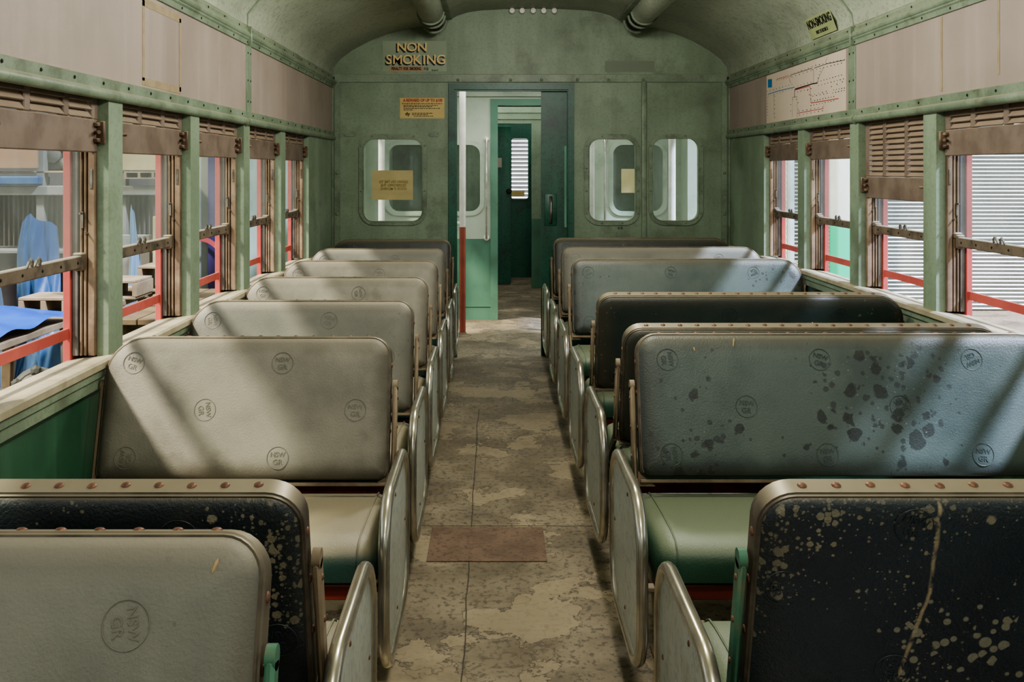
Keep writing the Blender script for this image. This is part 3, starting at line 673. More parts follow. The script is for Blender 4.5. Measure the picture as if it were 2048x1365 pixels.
def seat(side, k, cam, mat, label, cushmat, armmat, emb):
    sgn = -1 if side == 'left' else 1
    xp = -.265 if sgn < 0 else .357
    g0, W = (.041,.849) if sgn < 0 else (.066,1.262)
    Yc = 1.855+.808*k
    t = thing('bench_seat', label, 'seat', (xp, Yc, 0), '%s-hand bench seats' % side)
    f = 1 if cam else -1       # backrest at far side when facing camera
    cxl = sgn*(g0+W/2)
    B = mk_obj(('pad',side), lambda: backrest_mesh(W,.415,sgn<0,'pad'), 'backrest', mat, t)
    B.location = (cxl, f*.172, .472+(.014 if k == -1 else -.006 if not cam else .010 if sgn > 0 else 0)); B.rotation_euler = (-f*math.atan((.105 if k >= 0 else .125)/.40),0,0)
    mk_obj(('band',side), lambda: backrest_mesh(W,.415,sgn<0,'band'), 'edge_band', mBand, B)
    nr_ = 13 if sgn < 0 else 20
    for i in range(nr_):
        u = -W/2+(.13 if sgn < 0 else .075)+i*(W-.205)/(nr_-1)
        mk_obj(('rivet',), lambda: MB().lathe(dome(.0082,.0045),9), 'rivet', mRivet, B, True, (u, random.uniform(-.002,.002), .4145))
    for z in (.14,.24,.33):
        o = mk_obj(('rivet',), lambda: MB().lathe(dome(.0082,.0045),9), 'rivet', mRivet, B, True, (-sgn*(W/2-.001 if z < .33 else W/2-.001), 0, z)); o.rotation_euler = (0,-sgn*PI/2,0)
    # emblems on the face towards the camera
    special = {('left',-1):((.25,.30,1.4),),('left',0):((.227,.345,.2),(.375,.15,0)),('right',0):((-.384,.365,.3),(-.585,.25,1.3),(-.39,.09,.1))}.get((side,k))
    for (u,z,rot) in special or ():
        o = mk_obj(('emb',), emblem, 'embossed_emblem', emb, B, False, (u,-.0372 if abs(u) < .38 or sgn > 0 and abs(u) < .55 else -.0362,z)); o.rotation_euler = (0,rot,0)
    rows = () if special else ((.335,0),(.20,1),(.065,0))
    for z,stg in rows:
        n = 2 if sgn < 0 else 3
        for i in range(n-(1 if (stg and n > 2) else 0)):
            u = (-W/2+.09 + (.45 if sgn > 0 else .44)*(i+.5*stg))
            if u > W/2-.06: continue
            rot = random.choice((0,.3,1.45,-1.5,2.8,.1))
            o = mk_obj(('emb',), emblem, 'embossed_emblem', emb, B, False, (u,-.0372,z)); o.rotation_euler = (0,rot,0)
    # bottom rail under the backrest
    mk_obj(('brail',side), lambda: MB().box(-W/2,W/2,-.02,.02,-.014,-.004,.002), 'bottom_rail', mLeg, B, False)
    for (sd,kk,u,z,a_,ln) in (('right',1,-.342,.385,.15,.026),('right',1,-.46,.365,-.2,.012),('left',-1,.36,.372,.35,.020),('right',3,.25,.30,.1,.01)):
        if sd == side and kk == k:
            o = MB().lathe([(.0005,-ln/2),(.0028,-ln/4),(.0022,0),(.003,ln/4),(.0005,ln/2)],6).build('torn_nick', mNick, B, True, (u,-.0366,z)); o.rotation_euler = (0,a_,0)
    # swinging arms, with gusset
    for which in (0,1):
        xx = sgn*(g0-.013) if which == 0 else sgn*(g0+W+.006)
        M = MB(); a = Vector((xx,0,.36)); b = Vector((xx,f*.172,.475)); c = Vector((xx,f*.240,.735))
        M.bar(a,b,.012,.032,Vector((0,0,1)),.003); M.bar(b,c,.014,.034,Vector((0,1,0)),.005)
        M.tube([(xx-.007,c.y,c.z),(xx+.007,c.y,c.z)],.0168,12)
        xg = xx+sgn*(.008 if which == 0 else -.008)
        if which == 0: M.add([(xg,f*.172,.46),(xg+sgn*.05,f*.172,.46),(xg,f*.178,.5),(xg,f*.160,.46),(xg+sgn*.05,f*.160,.46),(xg,f*.166,.5)],[(0,1,2),(3,4,5),(0,1,4,3),(1,2,5,4),(2,0,3,5)])
        ar = M.build('swing_arm', armmat, t, True)
        if which == 0:
            for z in (.70,.62,.54):
                yy = .172+(.240-.172)*(z-.475)/.26
                o = mk_obj(('bolt2',), lambda: MB().lathe(dome(.006,.003),8,rotM((0,0,0),(1,0,0))), 'bolt', mRivet, ar, True, (xx+.007,f*yy,z))
                o.location.x = xx-sgn*.007; o.rotation_euler = (0,0,PI if sgn > 0 else 0)
    # cushion (rounded roll)
    def cush():
        m = MB(); n = 18; prof = []
        cw = W+ (.02 if sgn > 0 else .03); D = .245
        # side profile: flattened rounded section
        pr = [(-D+.035,.335),(-D+.006,.35),(-D,.375),(-D+.002,.41),(-D+.014,.43),(-D+.04,.444),(-D+.09,.448),(-.06,.446),(.06,.440),(D-.09,.432),(D-.04,.424),(D-.014,.41),(D-.002,.395),(D,.37),(D-.006,.35),(D-.035,.335)]
        x0 = sgn*(g0-.014); x1 = sgn*(g0-.014+cw-.035)
        xs = [(0,.80),(.008,.90),(.022,.965),(.045,1.0)]; L_ = abs(x1-x0)
        st_ = [(d,s) for d,s in xs]+[(L_-d,s) for d,s in reversed(xs)]
        vs = []; fs = []; k_ = len(pr)
        for d,s in st_:
            for y,z in pr: vs.append((x0+sgn*d, y*s, .335+(z-.335)*(.55+.45*(s-.8)/.2 if s < 1 else 1)))
        for i in range(len(st_)-1):
            for j in range(k_): fs.append((i*k_+j,i*k_+(j+1)%k_,(i+1)*k_+(j+1)%k_,(i+1)*k_+j))
        fs.append(tuple(range(k_))[::-1]); fs.append(tuple((len(st_)-1)*k_+j for j in range(k_)))
        m.add(vs,fs); return m
    c = mk_obj(('cush',side), cush, 'seat_cushion', cushmat, t)
    def pipe():
        D = .247; xw = sgn*(g0-.014+.047)
        return MB().tube([(xw,y,z) for y,z in [(-D+.02,.338),(-D-.001,.36),(-D-.001,.40),(-D+.012,.432),(-D+.04,.446),(-D+.09,.450),(-.06,.448),(.06,.442),(D-.09,.434),(D-.04,.426),(D-.012,.412),(D+.001,.385),(D+.001,.36)]],.0025,6)
    mk_obj(('pipe',side), pipe, 'piping', cushmat, c)
    # under-frame
    def frame():
        m = MB(); xa, xb = sorted((sgn*(g0+.0), sgn*(g0+W-.01)))
        for y in (-.20,.20): m.box(xa,xb,y-.014,y+.014,.295,.333,.003)
        for x in (xa+.02,xb-.02): m.box(x-.015,x+.015,-.2,.2,.295,.330,.002)
        return m
    mk_obj(('frame',side), frame, 'seat_frame', mRedRail, t, False)
    def leg(yy, xo):
        def fn():
            m = MB(); m.bar((0,0,.0),(0,yy*.25,.30),.035,.03,Vector((0,1,0)),.003); m.box(-.035,.035,-.03,.03,0,.012,.002); return m
        return fn
    for yy in (-1,1):
        for j,xo in enumerate((g0+.06, g0+W-.09)):
            mk_obj(('leg',yy), leg(yy,xo), 'leg', mLeg, t, False, (sgn*xo, yy*.11, 0))
    # aisle end panel: bent tube and enamel sheet
    def endtube():
        lp = rr(-.275,.142,.275,.566,.13,9); return MB().tube([(0,y,z) for y,z in lp], .0145, 12, True)
    def endplate():
        return MB().plate([rr(-.268,.149,.268,.559,.123,8)], lambda u,v,d: Vector((d,u,v)), -.004, .004)
    ep = mk_obj(('eplate',), endplate, 'end_panel', mPanel, t, False, (0,-.04,0))
    mk_obj(('etube',), endtube, 'tube_frame', mChrome, ep)
    for (y,z) in ((-.22,.36),(.22,.36),(0,.2),(-.05,.52)):
        o = mk_obj(('bolt2',), None, 'bolt', mRivet, ep, True, (-sgn*.004,y,z)); o.rotation_euler = (0,0,PI if sgn > 0 else 0)
    # brackets from end panel to frame
    for y in (-.16,.08):
        mk_obj(('brk',side), lambda: MB().box(min(0,sgn*(g0+.03)),max(0,sgn*(g0+.03)),-.015,.015,.298,.310,.002), 'panel_bracket', mLeg, t, False, (0,y,0))
    return t
ordL = {6:'against the end wall',5:'second from the end wall',4:'third from the end wall',3:'fourth from the end wall',2:'fifth from the end wall',1:'sixth from the end wall',0:'dark back with rivets, behind the frontmost seat',-1:'frontmost at bottom left with green hinge arm'}
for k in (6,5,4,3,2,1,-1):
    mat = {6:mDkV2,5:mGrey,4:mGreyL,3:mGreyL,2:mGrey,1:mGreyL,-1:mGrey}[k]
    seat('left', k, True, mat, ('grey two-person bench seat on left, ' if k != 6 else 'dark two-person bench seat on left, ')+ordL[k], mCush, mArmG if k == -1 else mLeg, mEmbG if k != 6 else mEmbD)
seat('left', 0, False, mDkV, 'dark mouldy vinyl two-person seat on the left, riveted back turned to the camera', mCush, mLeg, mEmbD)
RT = {6:(True,mDkV2,'dark three-person bench seat on the right, against the end wall'),5:(True,mGrey,'grey three-person bench seat on the right, second from the end wall'),
      4:(True,mTeal,'grey three-person bench seat on the right, third from the end wall with bluish light across'),3:(False,mDkV2,'dark riveted three-person seat on the right, fourth from the end wall'),
      2:(False,mDkV2,'dark riveted three-person seat on the right, hidden close behind the large spotted seat'),1:(True,mTeal,'large teal-grey three-person seat on the right with dark spots and stamped emblems'),
      0:(False,mDkVs,'frontmost black mouldy three-person seat at bottom right with green hinge arm')}
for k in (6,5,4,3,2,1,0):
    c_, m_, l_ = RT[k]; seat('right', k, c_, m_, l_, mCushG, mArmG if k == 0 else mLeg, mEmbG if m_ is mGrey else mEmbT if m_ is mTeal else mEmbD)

# ------------------------------------------------------------------ vestibule and beyond
Y2 = 8.91
st(MB().box(XL-.1,XR+.1,YB+.05,Y2+.05,2.22,2.27).build('ceiling_vestibule', mMint), 'flat pale ceiling of the entrance vestibule', 'ceiling')
for nm,X,s_ in (('left',XL,-1),('right',XR,1)):
    m = MB(); xs = sorted((X,X+s_*.1))
    m.box(xs[0],xs[1],YB+.05,7.42,0,2.22); m.box(xs[0],xs[1],8.62,Y2,0,2.22); m.box(xs[0],xs[1],7.42,8.62,1.98,2.22)
    st(m.build('wall_vestibule_'+nm, mMint), 'pale %s wall of the vestibule with open outer doorway' % nm, 'wall')
k2 = Y2/F
def f2(u,v,d): return Vector((u,Y2+d,v))
def rp2(x0,y0,x1,y1): a = P(x0,y1,Y2); b = P(x1,y0,Y2); return a.x,a.z,b.x,b.z
ox0 = P(993,0,Y2).x; ox1 = .62; oz = P(0,208,Y2).z
body = [(XL,.74),(ox0,.74),(ox0,oz),(ox1,oz),(ox1,.74),(XR,.74),(XR,2.22),(XL,2.22)]
wA = rp2(778,290,960,423); wB = rp2(1226,290,1326,423)
st(MB().plate([body, rr(*wA,.09,6), rr(*wB,.09,6)], f2, 0, .04).build('wall_partition', mMint), 'pale mint partition wall beyond the doorway', 'wall')
m = MB(); m.box(XL,ox0,Y2,Y2+.04,0,.74); m.box(ox1,XR,Y2,Y2+.04,0,.74)
m.box(XL,ox0,Y2-.006,Y2,.12,.13)
st(m.build('wall_partition_lower', mMintD), 'mid green lower half of the partition beyond the doorway', 'wall')
for i,w in enumerate((wA,wB)):
    t = thing('window_%d'%(40+i), 'rounded window in the far partition, %s' % ('left of its door' if i == 0 else 'right of its door'), 'window', (0,0,0), None, 'structure')
    MB().plate([rr(w[0]-.04,w[1]-.04,w[2]+.04,w[3]+.04,.12,7), rr(*w,.09,7)], f2, -.012, 0).build('window_frame', mMint, t)
    MB().plate([rr(*w,.09,6)], f2, .018, .022).build('glass_pane', mGlassB, t)
o = MB().box(P(1243,0,Y2).x,P(1275,0,Y2).x,Y2+.012,Y2+.016,P(0,386,Y2).z,P(0,338,Y2).z).build('paper_notice', mYelP); tag(o, 'pale yellow paper notice on the right window of the far partition', 'notice')
# partition door frame
m = MB(); m.plate([[(ox0-.055,0),(ox0+.012,0),(ox0+.012,oz-.015),(ox1-.012,oz-.015),(ox1-.012,0),(ox1+.055,0),(ox1+.055,oz+.045),(ox0-.055,oz+.045)]], f2, -.018, .06)
t = thing('door_2', 'mid green door frame of the far partition seen through the doorway', 'door frame', (0,0,0), None, 'structure'); m.build('door_frame', mMintD, t)
st(MB().box(XL,XR,Y2-.03,Y2,2.04,2.09,.004).build('trim_40', mMint), 'pale beam above the far partition door', 'beam')
# poles
def pole(px, Y, r, label, two=False, zt=2.22):
    x = P(px,0,Y).x
    t = thing('grab_pole', label, 'pole', (x,Y,0))
    if two:
        MB().tube([(0,0,.9),(0,0,zt)], r, 16).build('white_upper_pole', mWhite, t, True); MB().tube([(0,0,.0),(0,0,.9)], r*.97, 16).build('red_lower_pole', mPoleR, t, True)
        MB().tube([(-.05,0,.93),(0,0,.93)], .016, 10).build('pole_stub', mWhite, t, True)
    else: MB().tube([(0,0,0),(0,0,zt)], r, 16).build('pole_shaft', mWhite, t, True)
    MB().lathe([(.075,0),(.07,.008),(.035,.014),(r*1.1,.03)], 20).build('floor_flange', mLeg if two else mSteel, t, True)
pole(925, 8.06, .027, 'grab pole in the doorway, white above and red-brown below', True)
pole(763, 8.45, .028, 'white pole seen through the wide end window')
pole(1183, 8.1, .026, 'white pole seen through the narrow window beside the doorway')
pole(1344, 8.1, .030, 'white pole seen through the rightmost end window')
for px,lab in ((973,'slim chrome grab rail beside the far partition door'),(1210,'slim chrome grab rail seen through the narrow window')):
    x = P(px,0,Y2-.05).x; t = thing('grab_rail', lab, 'grab rail', (x,Y2,.75))
    MB().tube([(0,-.0,.90),(0,-.045,.90),(0,-.05,.88),(0,-.05,.02),(0,-.045,0),(0,0,0)], .011, 10).build('rail_tube', mChrome, t, True)
    for z in (0,.9): MB().lathe([(.028,0),(.026,.012),(.014,.03)], 14, rotM((0,0,z),(0,-1,0))).build('rail_bracket', mWhite, t, True)
# gangway and next carriage
st(MB().box(XL,XR,Y2+.04,12.6,-.08,-.002).build('floor_next', mFloor), 'worn floor of the next carriage', 'floor')
st(MB().box(XL,XR,Y2+.04,12.6,2.2,2.26).build('ceiling_next', mMint), 'ceiling of the next carriage', 'ceiling')
m = MB(); m.box(XL-.05,XL,Y2+.04,12.4,0,2.2); m.box(XR,XR+.05,Y2+.04,12.4,0,2.2); st(m.build('wall_next', mMint), 'side walls of the next carriage', 'wall')
Y3 = 11.3
def f3(u,v,d): return Vector((u,Y3+d,v))
a0 = P(991,0,Y3).x; a1 = P(1063,0,Y3).x; az = P(0,247,Y3).z
m = MB().plate([[(XL,.8),(a0,.8),(a0,az),(a1,az),(a1,.8),(XR,.8),(XR,2.2),(XL,2.2)]], f3, 0, .05)
for z in (P(0,238,Y3).z, P(0,225,Y3).z): m.box(-.5,1.3,Y3-.012,Y3,z-.004,z+.004)
st(m.build('wall_next_end', mWall), 'pale green end wall of the next carriage', 'wall')
m = MB(); m.box(XL,a0,Y3,Y3+.05,0,.8); m.box(a1,XR,Y3,Y3+.05,0,.8); st(m.build('wall_next_end_lower', mMintD), 'green lower end wall of the next carriage', 'wall')
t = thing('door_3', 'dark green door with round knob standing open in the next carriage', 'door', (P(995,0,11.6).x,11.6,0), None, 'structure')
lw = P(1022,0,11.6).x-P(990,0,11.6).x
dl = MB().box(-.03,lw-.03,0,.04,.012,P(0,252,11.6).z,.003).build('door_leaf', mDoor, t)
MB().lathe([(.012,0),(.012,.04),(.03,.05),(.034,.065),(.024,.08)], 14, rotM((lw-.055,0,P(0,382,11.6).z),(0,-1,0))).build('door_knob', mDark, dl, True)
MB().box(-.0,.05,-.004,0,P(0,335,11.6).z,P(0,316,11.6).z).build('door_label', mAd, dl)
Y4 = 12.4
def f4(u,v,d): return Vector((u,Y4+d,v))
h0 = P(1023,0,Y4).x; h1 = P(1056,0,Y4).x; hz0 = P(0,398,Y4).z; hz1 = P(0,277,Y4).z
m = MB().plate([[(XL,0),(XR,0),(XR,2.2),(XL,2.2)], rr(h0,hz0,h1,hz1,.03,4)], f4, 0, .04)
m.plate([rr(h0-.02,hz0-.02,h1+.02,hz1+.02,.04,4), rr(h0,hz0,h1,hz1,.03,4)], f4, -.01, 0)
st(m.build('wall_far', mDoor), 'dark green far door panel with a small window', 'wall')
o = MB().box(P(1022,0,Y4).x,P(1049,0,Y4).x,Y4-.006,Y4-.0,P(0,393,Y4).z,P(0,382,Y4).z).build('door_sign', mYel); tag(o, 'small yellow notice under the far door window', 'sign')

# ------------------------------------------------------------------ outside, right
mSlat = pmat('white_roller_slat', (120,120,114), (100,100,96), 2, .5, dust=((244,244,240),.95,-.12,.25))  # dust input colours the slats white, leaving each down-facing lower gap grey
mCream = pmat('cream_render', (226,222,200), (206,200,176), 2, .7)
mGround = pmat('yard_ground', (128,116,98), (98,88,72), 1.5, .9, bump=(10,.4,.02), grime=((70,62,50),3,.6), fine=((60,54,46),18,.5))
st(MB().box(-16,16,-8,26,-.75,-.65).build('ground', mGround), 'dusty yard ground outside the carriage', 'ground')
def shutter(x0, x1, Y, z0, z1, pitch, label, rz=0, slope=.0):
    t = thing('roller_shutter', label, 'roller shutter', (x0, Y, z0), 'roller shutters', None, rz)
    prof = []; z = 0; H = z1-z0
    while z < H: prof += [(0,z),(-.018,z+pitch*.25),(-.024,z+pitch*.5),(-.018,z+pitch*.75),(.006,z+pitch*.86)]; z += pitch
    vs = []; fs = []
    for x in (0,x1-x0):
        for y,zz in prof: vs.append((x,y,zz))
    n = len(prof)
    for i in range(n-1): fs.append((i,i+1,n+i+1,n+i))
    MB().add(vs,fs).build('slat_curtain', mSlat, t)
    m = MB(); m.box(-.05,.0,-.05,.03,0,H); m.box(x1-x0,x1-x0+.05,-.05,.03,0,H); m.build('guide_rails', mSteel, t)
    m = MB().box(-.05,x1-x0+.05,-.2,.1,H,H+.35,.02); m.build('roller_housing', mSteel, t)
Ys = 14.0
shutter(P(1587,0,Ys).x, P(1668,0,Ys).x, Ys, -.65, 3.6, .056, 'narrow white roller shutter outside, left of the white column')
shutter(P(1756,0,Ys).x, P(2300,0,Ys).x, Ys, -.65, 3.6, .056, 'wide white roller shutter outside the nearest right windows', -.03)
shutter(P(1000,0,15).x, P(1085,0,15).x, 15, -.65, 3.0, .062, 'white roller shutter beyond the small window of the far door')
mGrnBl = pmat('column_green_stain', (235,235,226), (228,230,218), 3, .6)
def blob(N, K, tc, col, mixc, mth, ramp, noise):
    sp = N.new('ShaderNodeSeparateXYZ'); K.new(tc.outputs['Object'], sp.inputs[0])
    h = mth('ADD', sp.outputs['Z'], mth('MULTIPLY', noise(1.3,4), .9)); f = ramp(h, 1.75, 1.55)
    return mixc(f, col, L((30,170,130)))
mColm = pmat('white_column_green_foot', (236,236,228), (226,226,216), 3, .6, line=blob, rnd=False)
a = P(1672,0,Ys-.3).x; b = P(1752,0,Ys-.3).x
o = MB().box(0,b-a,0,.4,0,4.6,.02).build('painted_column', mColm, None, False, (a,Ys-.35,-.65)); tag(o, 'white wall column with bright green lower paint outside the right windows', 'column')
a = P(1500,0,Ys-.4).x; b = P(1577,0,Ys-.4).x
o = MB().box(0,b-a,0,.4,0,4.6,.02).build('cream_pier', mCream, None, False, (a,Ys-.4,-.65)); tag(o, 'cream rendered wall pier behind the hanging chain', 'wall pier')
mPostB = pmat('pale_blue_post', (170,184,186), (150,164,168), 4, .6)
a = P(1577,0,Ys-.45).x; b = P(1587,0,Ys-.45).x
o = MB().box(a,b,Ys-.5,Ys-.4,-.65,4,.01).build('steel_post', mPostB); tag(o, 'pale blue-grey steel post beside the narrow roller shutter', 'post')
for ci,px in enumerate((1561,1570)):
    Yc = 11.0; m = MB(); z = -.65; x = P(px,0,Yc).x; j = 0
    while z < 3.4:
        ax = (1,0) if j%2 == 0 else (0,1)
        m.tube([(ax[0]*.012*math.cos(u), ax[1]*.012*math.cos(u), z+.65+.022*math.sin(u)) for u in [2*PI*q/8 for q in range(8)]], .0035, 4, True); z += .036; j += 1
    if ci == 0: m2_ = m
    o = m.build('hanging_chain', mSteel, None, False, (x,Yc,-.65)); tag(o, 'hoist chain hanging outside the window by the end wall, %s strand' % ('left' if ci == 0 else 'right'), 'chain', 'hoist chain strands')
st(MB().box(3,13,Ys+.2,Ys+.5,-.65,4.4).build('wall_yard_right', mCream), 'shed wall carrying the roller shutters', 'wall')

# ------------------------------------------------------------------ outside, left
mPly = pmat('tan_plywood', (130,100,72), (112,84,58), 2, .7, streak=((120,90,62),.5,6))
mPlyC = pmat('cream_plywood', (146,134,96), (128,116,80), 2, .7, grime=((140,120,80),4,.5))
mBeam = pmat('grey_beam', (112,110,100), (92,90,80), 3, .7)
mTimber = pmat('pale_timber', (128,112,86), (104,88,66), 5, .75, streak=((110,92,68),.6,14))
mTarp = pmat('blue_tarp', (26,58,92), (44,74,100), 3, .4, grime=((70,92,108),3,.5))
mTarpB = pmat('bright_blue_tarp', (20,62,130), (30,76,140), 4, .35)
mCorr = pmat('dark_corrugated', (84,74,66), (62,54,48), 4, .7)
mMach = pmat('oily_machinery', (74,72,64), (50,48,42), 8, .5, .3, grime=((110,102,84),7,.6))
mCast = pmat('dusty_casting', (98,96,84), (74,72,62), 8, .6, .2, grime=((70,64,52),9,.6))
mPurp = pmat('purple_mural', (70,58,92), (46,40,70), 2, .6, spots=[((200,190,190), 2.4, .7, .8)])
mPale = pmat('pale_green_blockwork', (168,182,160), (150,166,146), 1.5, .7, grime=((150,164,140),3,.5))
mPaleG = pmat('pale_grey_mural', (138,142,128), (122,128,114), 2, .7, grime=((120,126,112),4,.5))
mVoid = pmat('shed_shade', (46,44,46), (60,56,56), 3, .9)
YR = 8.6
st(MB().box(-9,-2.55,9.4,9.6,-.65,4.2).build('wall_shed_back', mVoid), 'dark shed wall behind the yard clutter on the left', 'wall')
def pbox(name, x0,y0,x1,y1, Y, dep, mat, label, cat, group=None, bev=.006):
    a = P(x0,y1,Y); b = P(x1,y0,Y); o = MB().box(0,b.x-a.x,0,dep,0,b.z-a.z,bev).build(name, mat, None, False, (a.x,Y,a.z)); return tag(o,label,cat,group)
# storage rack
t = thing('storage_rack', 'tall yard storage rack with shelves seen through the left windows', 'rack', (-4.9,YR,-.65))
def rb(name,x0,y0,x1,y1,Y,dep,mat):
    a = P(x0,y1,Y); b = P(x1,y0,Y); return rel(MB().box(a.x,b.x,Y,Y+dep,a.z,b.z,.006).build(name,mat), t)
rb('cross_beam',-120,372,332,391,YR-.05,.12,mBeam); rb('cross_beam',-120,500,332,508,YR,.5,mBeam)
for px in (-110,72,236,330): 
    a = P(px,0,YR).x; rel(MB().box(a,a+.07,YR,YR+.08,-.65,2.6,.004).build('upright', mBeam), t)
rb('shelf_board',-120,342,332,347,YR,.55,mTimber); rb('back_panel',-120,391,332,500,YR+.45,.02,mCorr)
m = MB()
for k in range(46):
    p = P(-115+k*9.6,391,YR+.44); q = P(-115+k*9.6,500,YR+.44); m.tube([(p.x,p.y,q.z),(p.x,p.y,p.z)],.012,5)
rel(m.build('corrugations', mCorr), t)
tag(MB().box(0,P(74,0,YR-.02).x-P(-30,0,YR-.02).x,0,.03,0,P(0,240,YR).z-P(0,337,YR).z,.003).build('plywood_sheet', mPly, None, False, P(-30,337,YR-.06)), 'tan plywood sheet on the rack, top of the first left window', 'plywood')
tag(MB().box(0,P(330,0,YR-.02).x-P(238,0,YR-.02).x,0,.03,0,P(0,240,YR).z-P(0,341,YR).z,.003).build('plywood_sheet', mPlyC, None, False, P(238,341,YR-.06)), 'cream plywood sheet on the rack, top of the second left window', 'plywood')
# engine on the rack
t = thing('engine_block', 'dark greasy engine on the rack in the first left window', 'engine', P(108,342,YR+.1))
m = MB(); m.box(-.16,.16,0,.3,0,.16,.02); m.box(-.11,.13,.02,.28,.16,.30,.02); rel_ = m.build('engine_casting', mMach, t)
m = MB()
for (x,z,r) in ((0,.14,.07),(-.1,.25,.04),(.1,.07,.045),(.09,.24,.03)): m.lathe([(r,0),(r,.03),(r*.8,.035),(r*.3,.045)],18,rotM((x,0,z),(0,-1,0)))
m.build('pulleys', mCast, t, True)
m = MB(); m.tube([(-.15,-.02,.2),(-.05,-.06,.3),(.1,-.05,.31),(.15,-.02,.18)],.012,8); m.build('hose', mDark, t, True)
t = thing('pigeonhole_unit', 'low wooden pigeonhole box with dark openings on the rack', 'shelf unit', P(248,358,YR-.1))
a = P(248,358,YR-.1); b = P(334,343,YR-.1); w = b.x-a.x; hh = b.z-a.z
m = MB(); m.plate([[(0,0),(w,0),(w,hh),(0,hh)]]+[[(w*u+.012,.012),(w*(u+.3),.012),(w*(u+.3),hh-.012),(w*u+.012,hh-.012)] for u in (.02,.34,.66)], lambda u,v,d: Vector((u,d,v)), 0, .2); m.build('unit_frame', mTimber, t)
MB().box(.005,w-.005,.19,.2,.005,hh-.005).build('unit_back', mDark, t)
tag(MB().box(0,.5,0,.25,0,.075,.01).build('tool_box', mTarp, None, False, P(-40,370,YR-.1)), 'blue flat box on the rack under the tan plywood', 'box')
# tarp
def cloth(name, x0,x1,zt,zb,Y, mat, label, flare=.5, seedv=1, amp=.05):
    rnd = random.Random(seedv); ph = [rnd.uniform(0,6) for _ in range(6)]
    nx, nz = 60, 34; vs = []; fs = []
    for j in range(nz+1):
        v = j/nz
        for i in range(nx+1):
            u = i/nx-.5; w = (x1-x0)*(1-flare+flare*v)
            q = u*(5.5-1.5*v)+1.3*math.sin(v*2.6+ph[2]); d = amp*(.5+1.2*v)*(math.sin(q+ph[0])+.55*abs(math.sin(q*1.7+ph[1]+v*2))+.45*math.sin(u*4+v*7+ph[2])+.18*math.sin(u*31+v*9)*math.sin(v*14+u*7))
            vs.append(((x0+x1)/2+u*w+.02*math.sin(v*6+ph[3])-(1-v)*.03, Y-d-.12*v, zt+(zb-zt)*v-.16*abs(u+.15)*(1-v)+.012*math.sin(u*13+ph[4])*(1-v)))
    for j in range(nz):
        for i in range(nx): q = j*(nx+1)+i; fs.append((q,q+1,q+nx+2,q+nx+1))
    return tag(MB().add(vs,fs).build(name, mat, None, True), label, 'tarpaulin')
cloth('blue_tarpaulin', P(32,0,8.1).x, P(165,0,8.1).x, P(0,428,8.1).z, -.65, 8.0, mTarp, 'crumpled blue tarpaulin draped upright in the first left window', .5, 3, .07)
cloth('blue_tarpaulin', P(-190,0,7.9).x, P(28,0,7.9).x, P(0,470,7.9).z, -.65, 7.95, pmat('shaded_blue_tarp',(40,58,76),(54,72,84),3,.5), 'darker blue-grey tarpaulin heap at the left edge of the first window', .3, 9, .04)
cloth('blue_tarpaulin', P(242,0,8.3).x, P(308,0,8.3).x, P(0,410,8.3).z, -.65, 8.3, pmat('pale_blue_tarp',(88,108,120),(74,94,108),3,.5), 'small pale blue tarpaulin peak in the second left window', .85, 5, .02)
# workbenches parallel to the train
def bench(xc, ya, yb, zt, w, label):
    t = thing('trestle_bench', label, 'bench', (xc,ya,-.65)); h_ = zt+.65; ln = yb-ya
    for j in range(3): MB().box(-w/2+j*w/3+.004,-w/2+(j+1)*w/3-.004,0,ln,h_-.04,h_,.004).build('bench_plank', mTimber, t)
    MB().box(-w/2,-w/2+.03,.02,ln-.02,h_-.14,h_-.04,.004).build('apron', mTimber, t)
    for y in (.3,ln*.5,ln-.3):
        for s_ in (-1,1): MB().bar((s_*w*.55,y-.12*s_,0),(s_*w*.25,y+.12*s_,h_-.04),.06,.04,Vector((0,1,0)),.003).build('leg', mTimber, t)
        MB().bar((-w*.45,y,.35),(w*.45,y,.35),.04,.06).build('stretcher', mTimber, t)
    return t
bench(-2.95, 4.6, 8.0, .42, .5, 'pale timber trestle bench in the yard outside the first two left windows')
bench(-2.35, 6.6, 8.3, .36, .4, 'second timber trestle bench seen low in the second left window')
tb = MB(); nx = 30
vs = []; fs = []
for j in range(9):
    for i in range(nx+1):
        u = i/nx; v = j/8; vs.append((-3.3+.62*v, 4.62+u*1.6, .52-.08*abs(v-.35)+.015*math.sin(u*22+v*3)))
for j in range(8):
    for i in range(nx): q = j*(nx+1)+i; fs.append((q,q+1,q+nx+2,q+nx+1))
tag(tb.add(vs,fs).build('blue_tarpaulin', mTarpB, None, True), 'bright blue tarpaulin lying flat over the near end of the bench', 'tarpaulin')
def crate(x,y,z,w,d,h_,label,group=None,rz=0):
    t = thing('wooden_crate', label, 'crate', (x,y,z), group, None, rz)
    MB().box(0,w,0,d,h_-.02,h_,.003).build('top_board', mTimber, t); MB().box(0,w,0,d,0,.02,.003).build('bottom_board', mTimber, t)
    for u in (0,.48,.94): MB().box(w*u,w*u+.035,0,d,.02,h_-.02,.003).build('block', mTimber, t)
crate(-3.05,7.15,.42,.42,.35,.14,'open wooden pallet box on the bench, lower part of the second left window')
crate(-2.78,7.6,.42,.34,.3,.2,'taller wooden pallet box at the far end of the bench')
crate(-3.1,6.35,.42,.3,.3,.12,'small wooden block box on the bench in the first left window')
pbox('cardboard_box', 305,433,345,815, 8.2, .3, mPlyC, 'tall beige carton beside the pallet boxes in the second left window', 'box')
pbox('scrap_panel', 240,470,300,800, 8.4, .05, mBeam, 'grey scrap panel leaning behind the pallet boxes', 'panel')
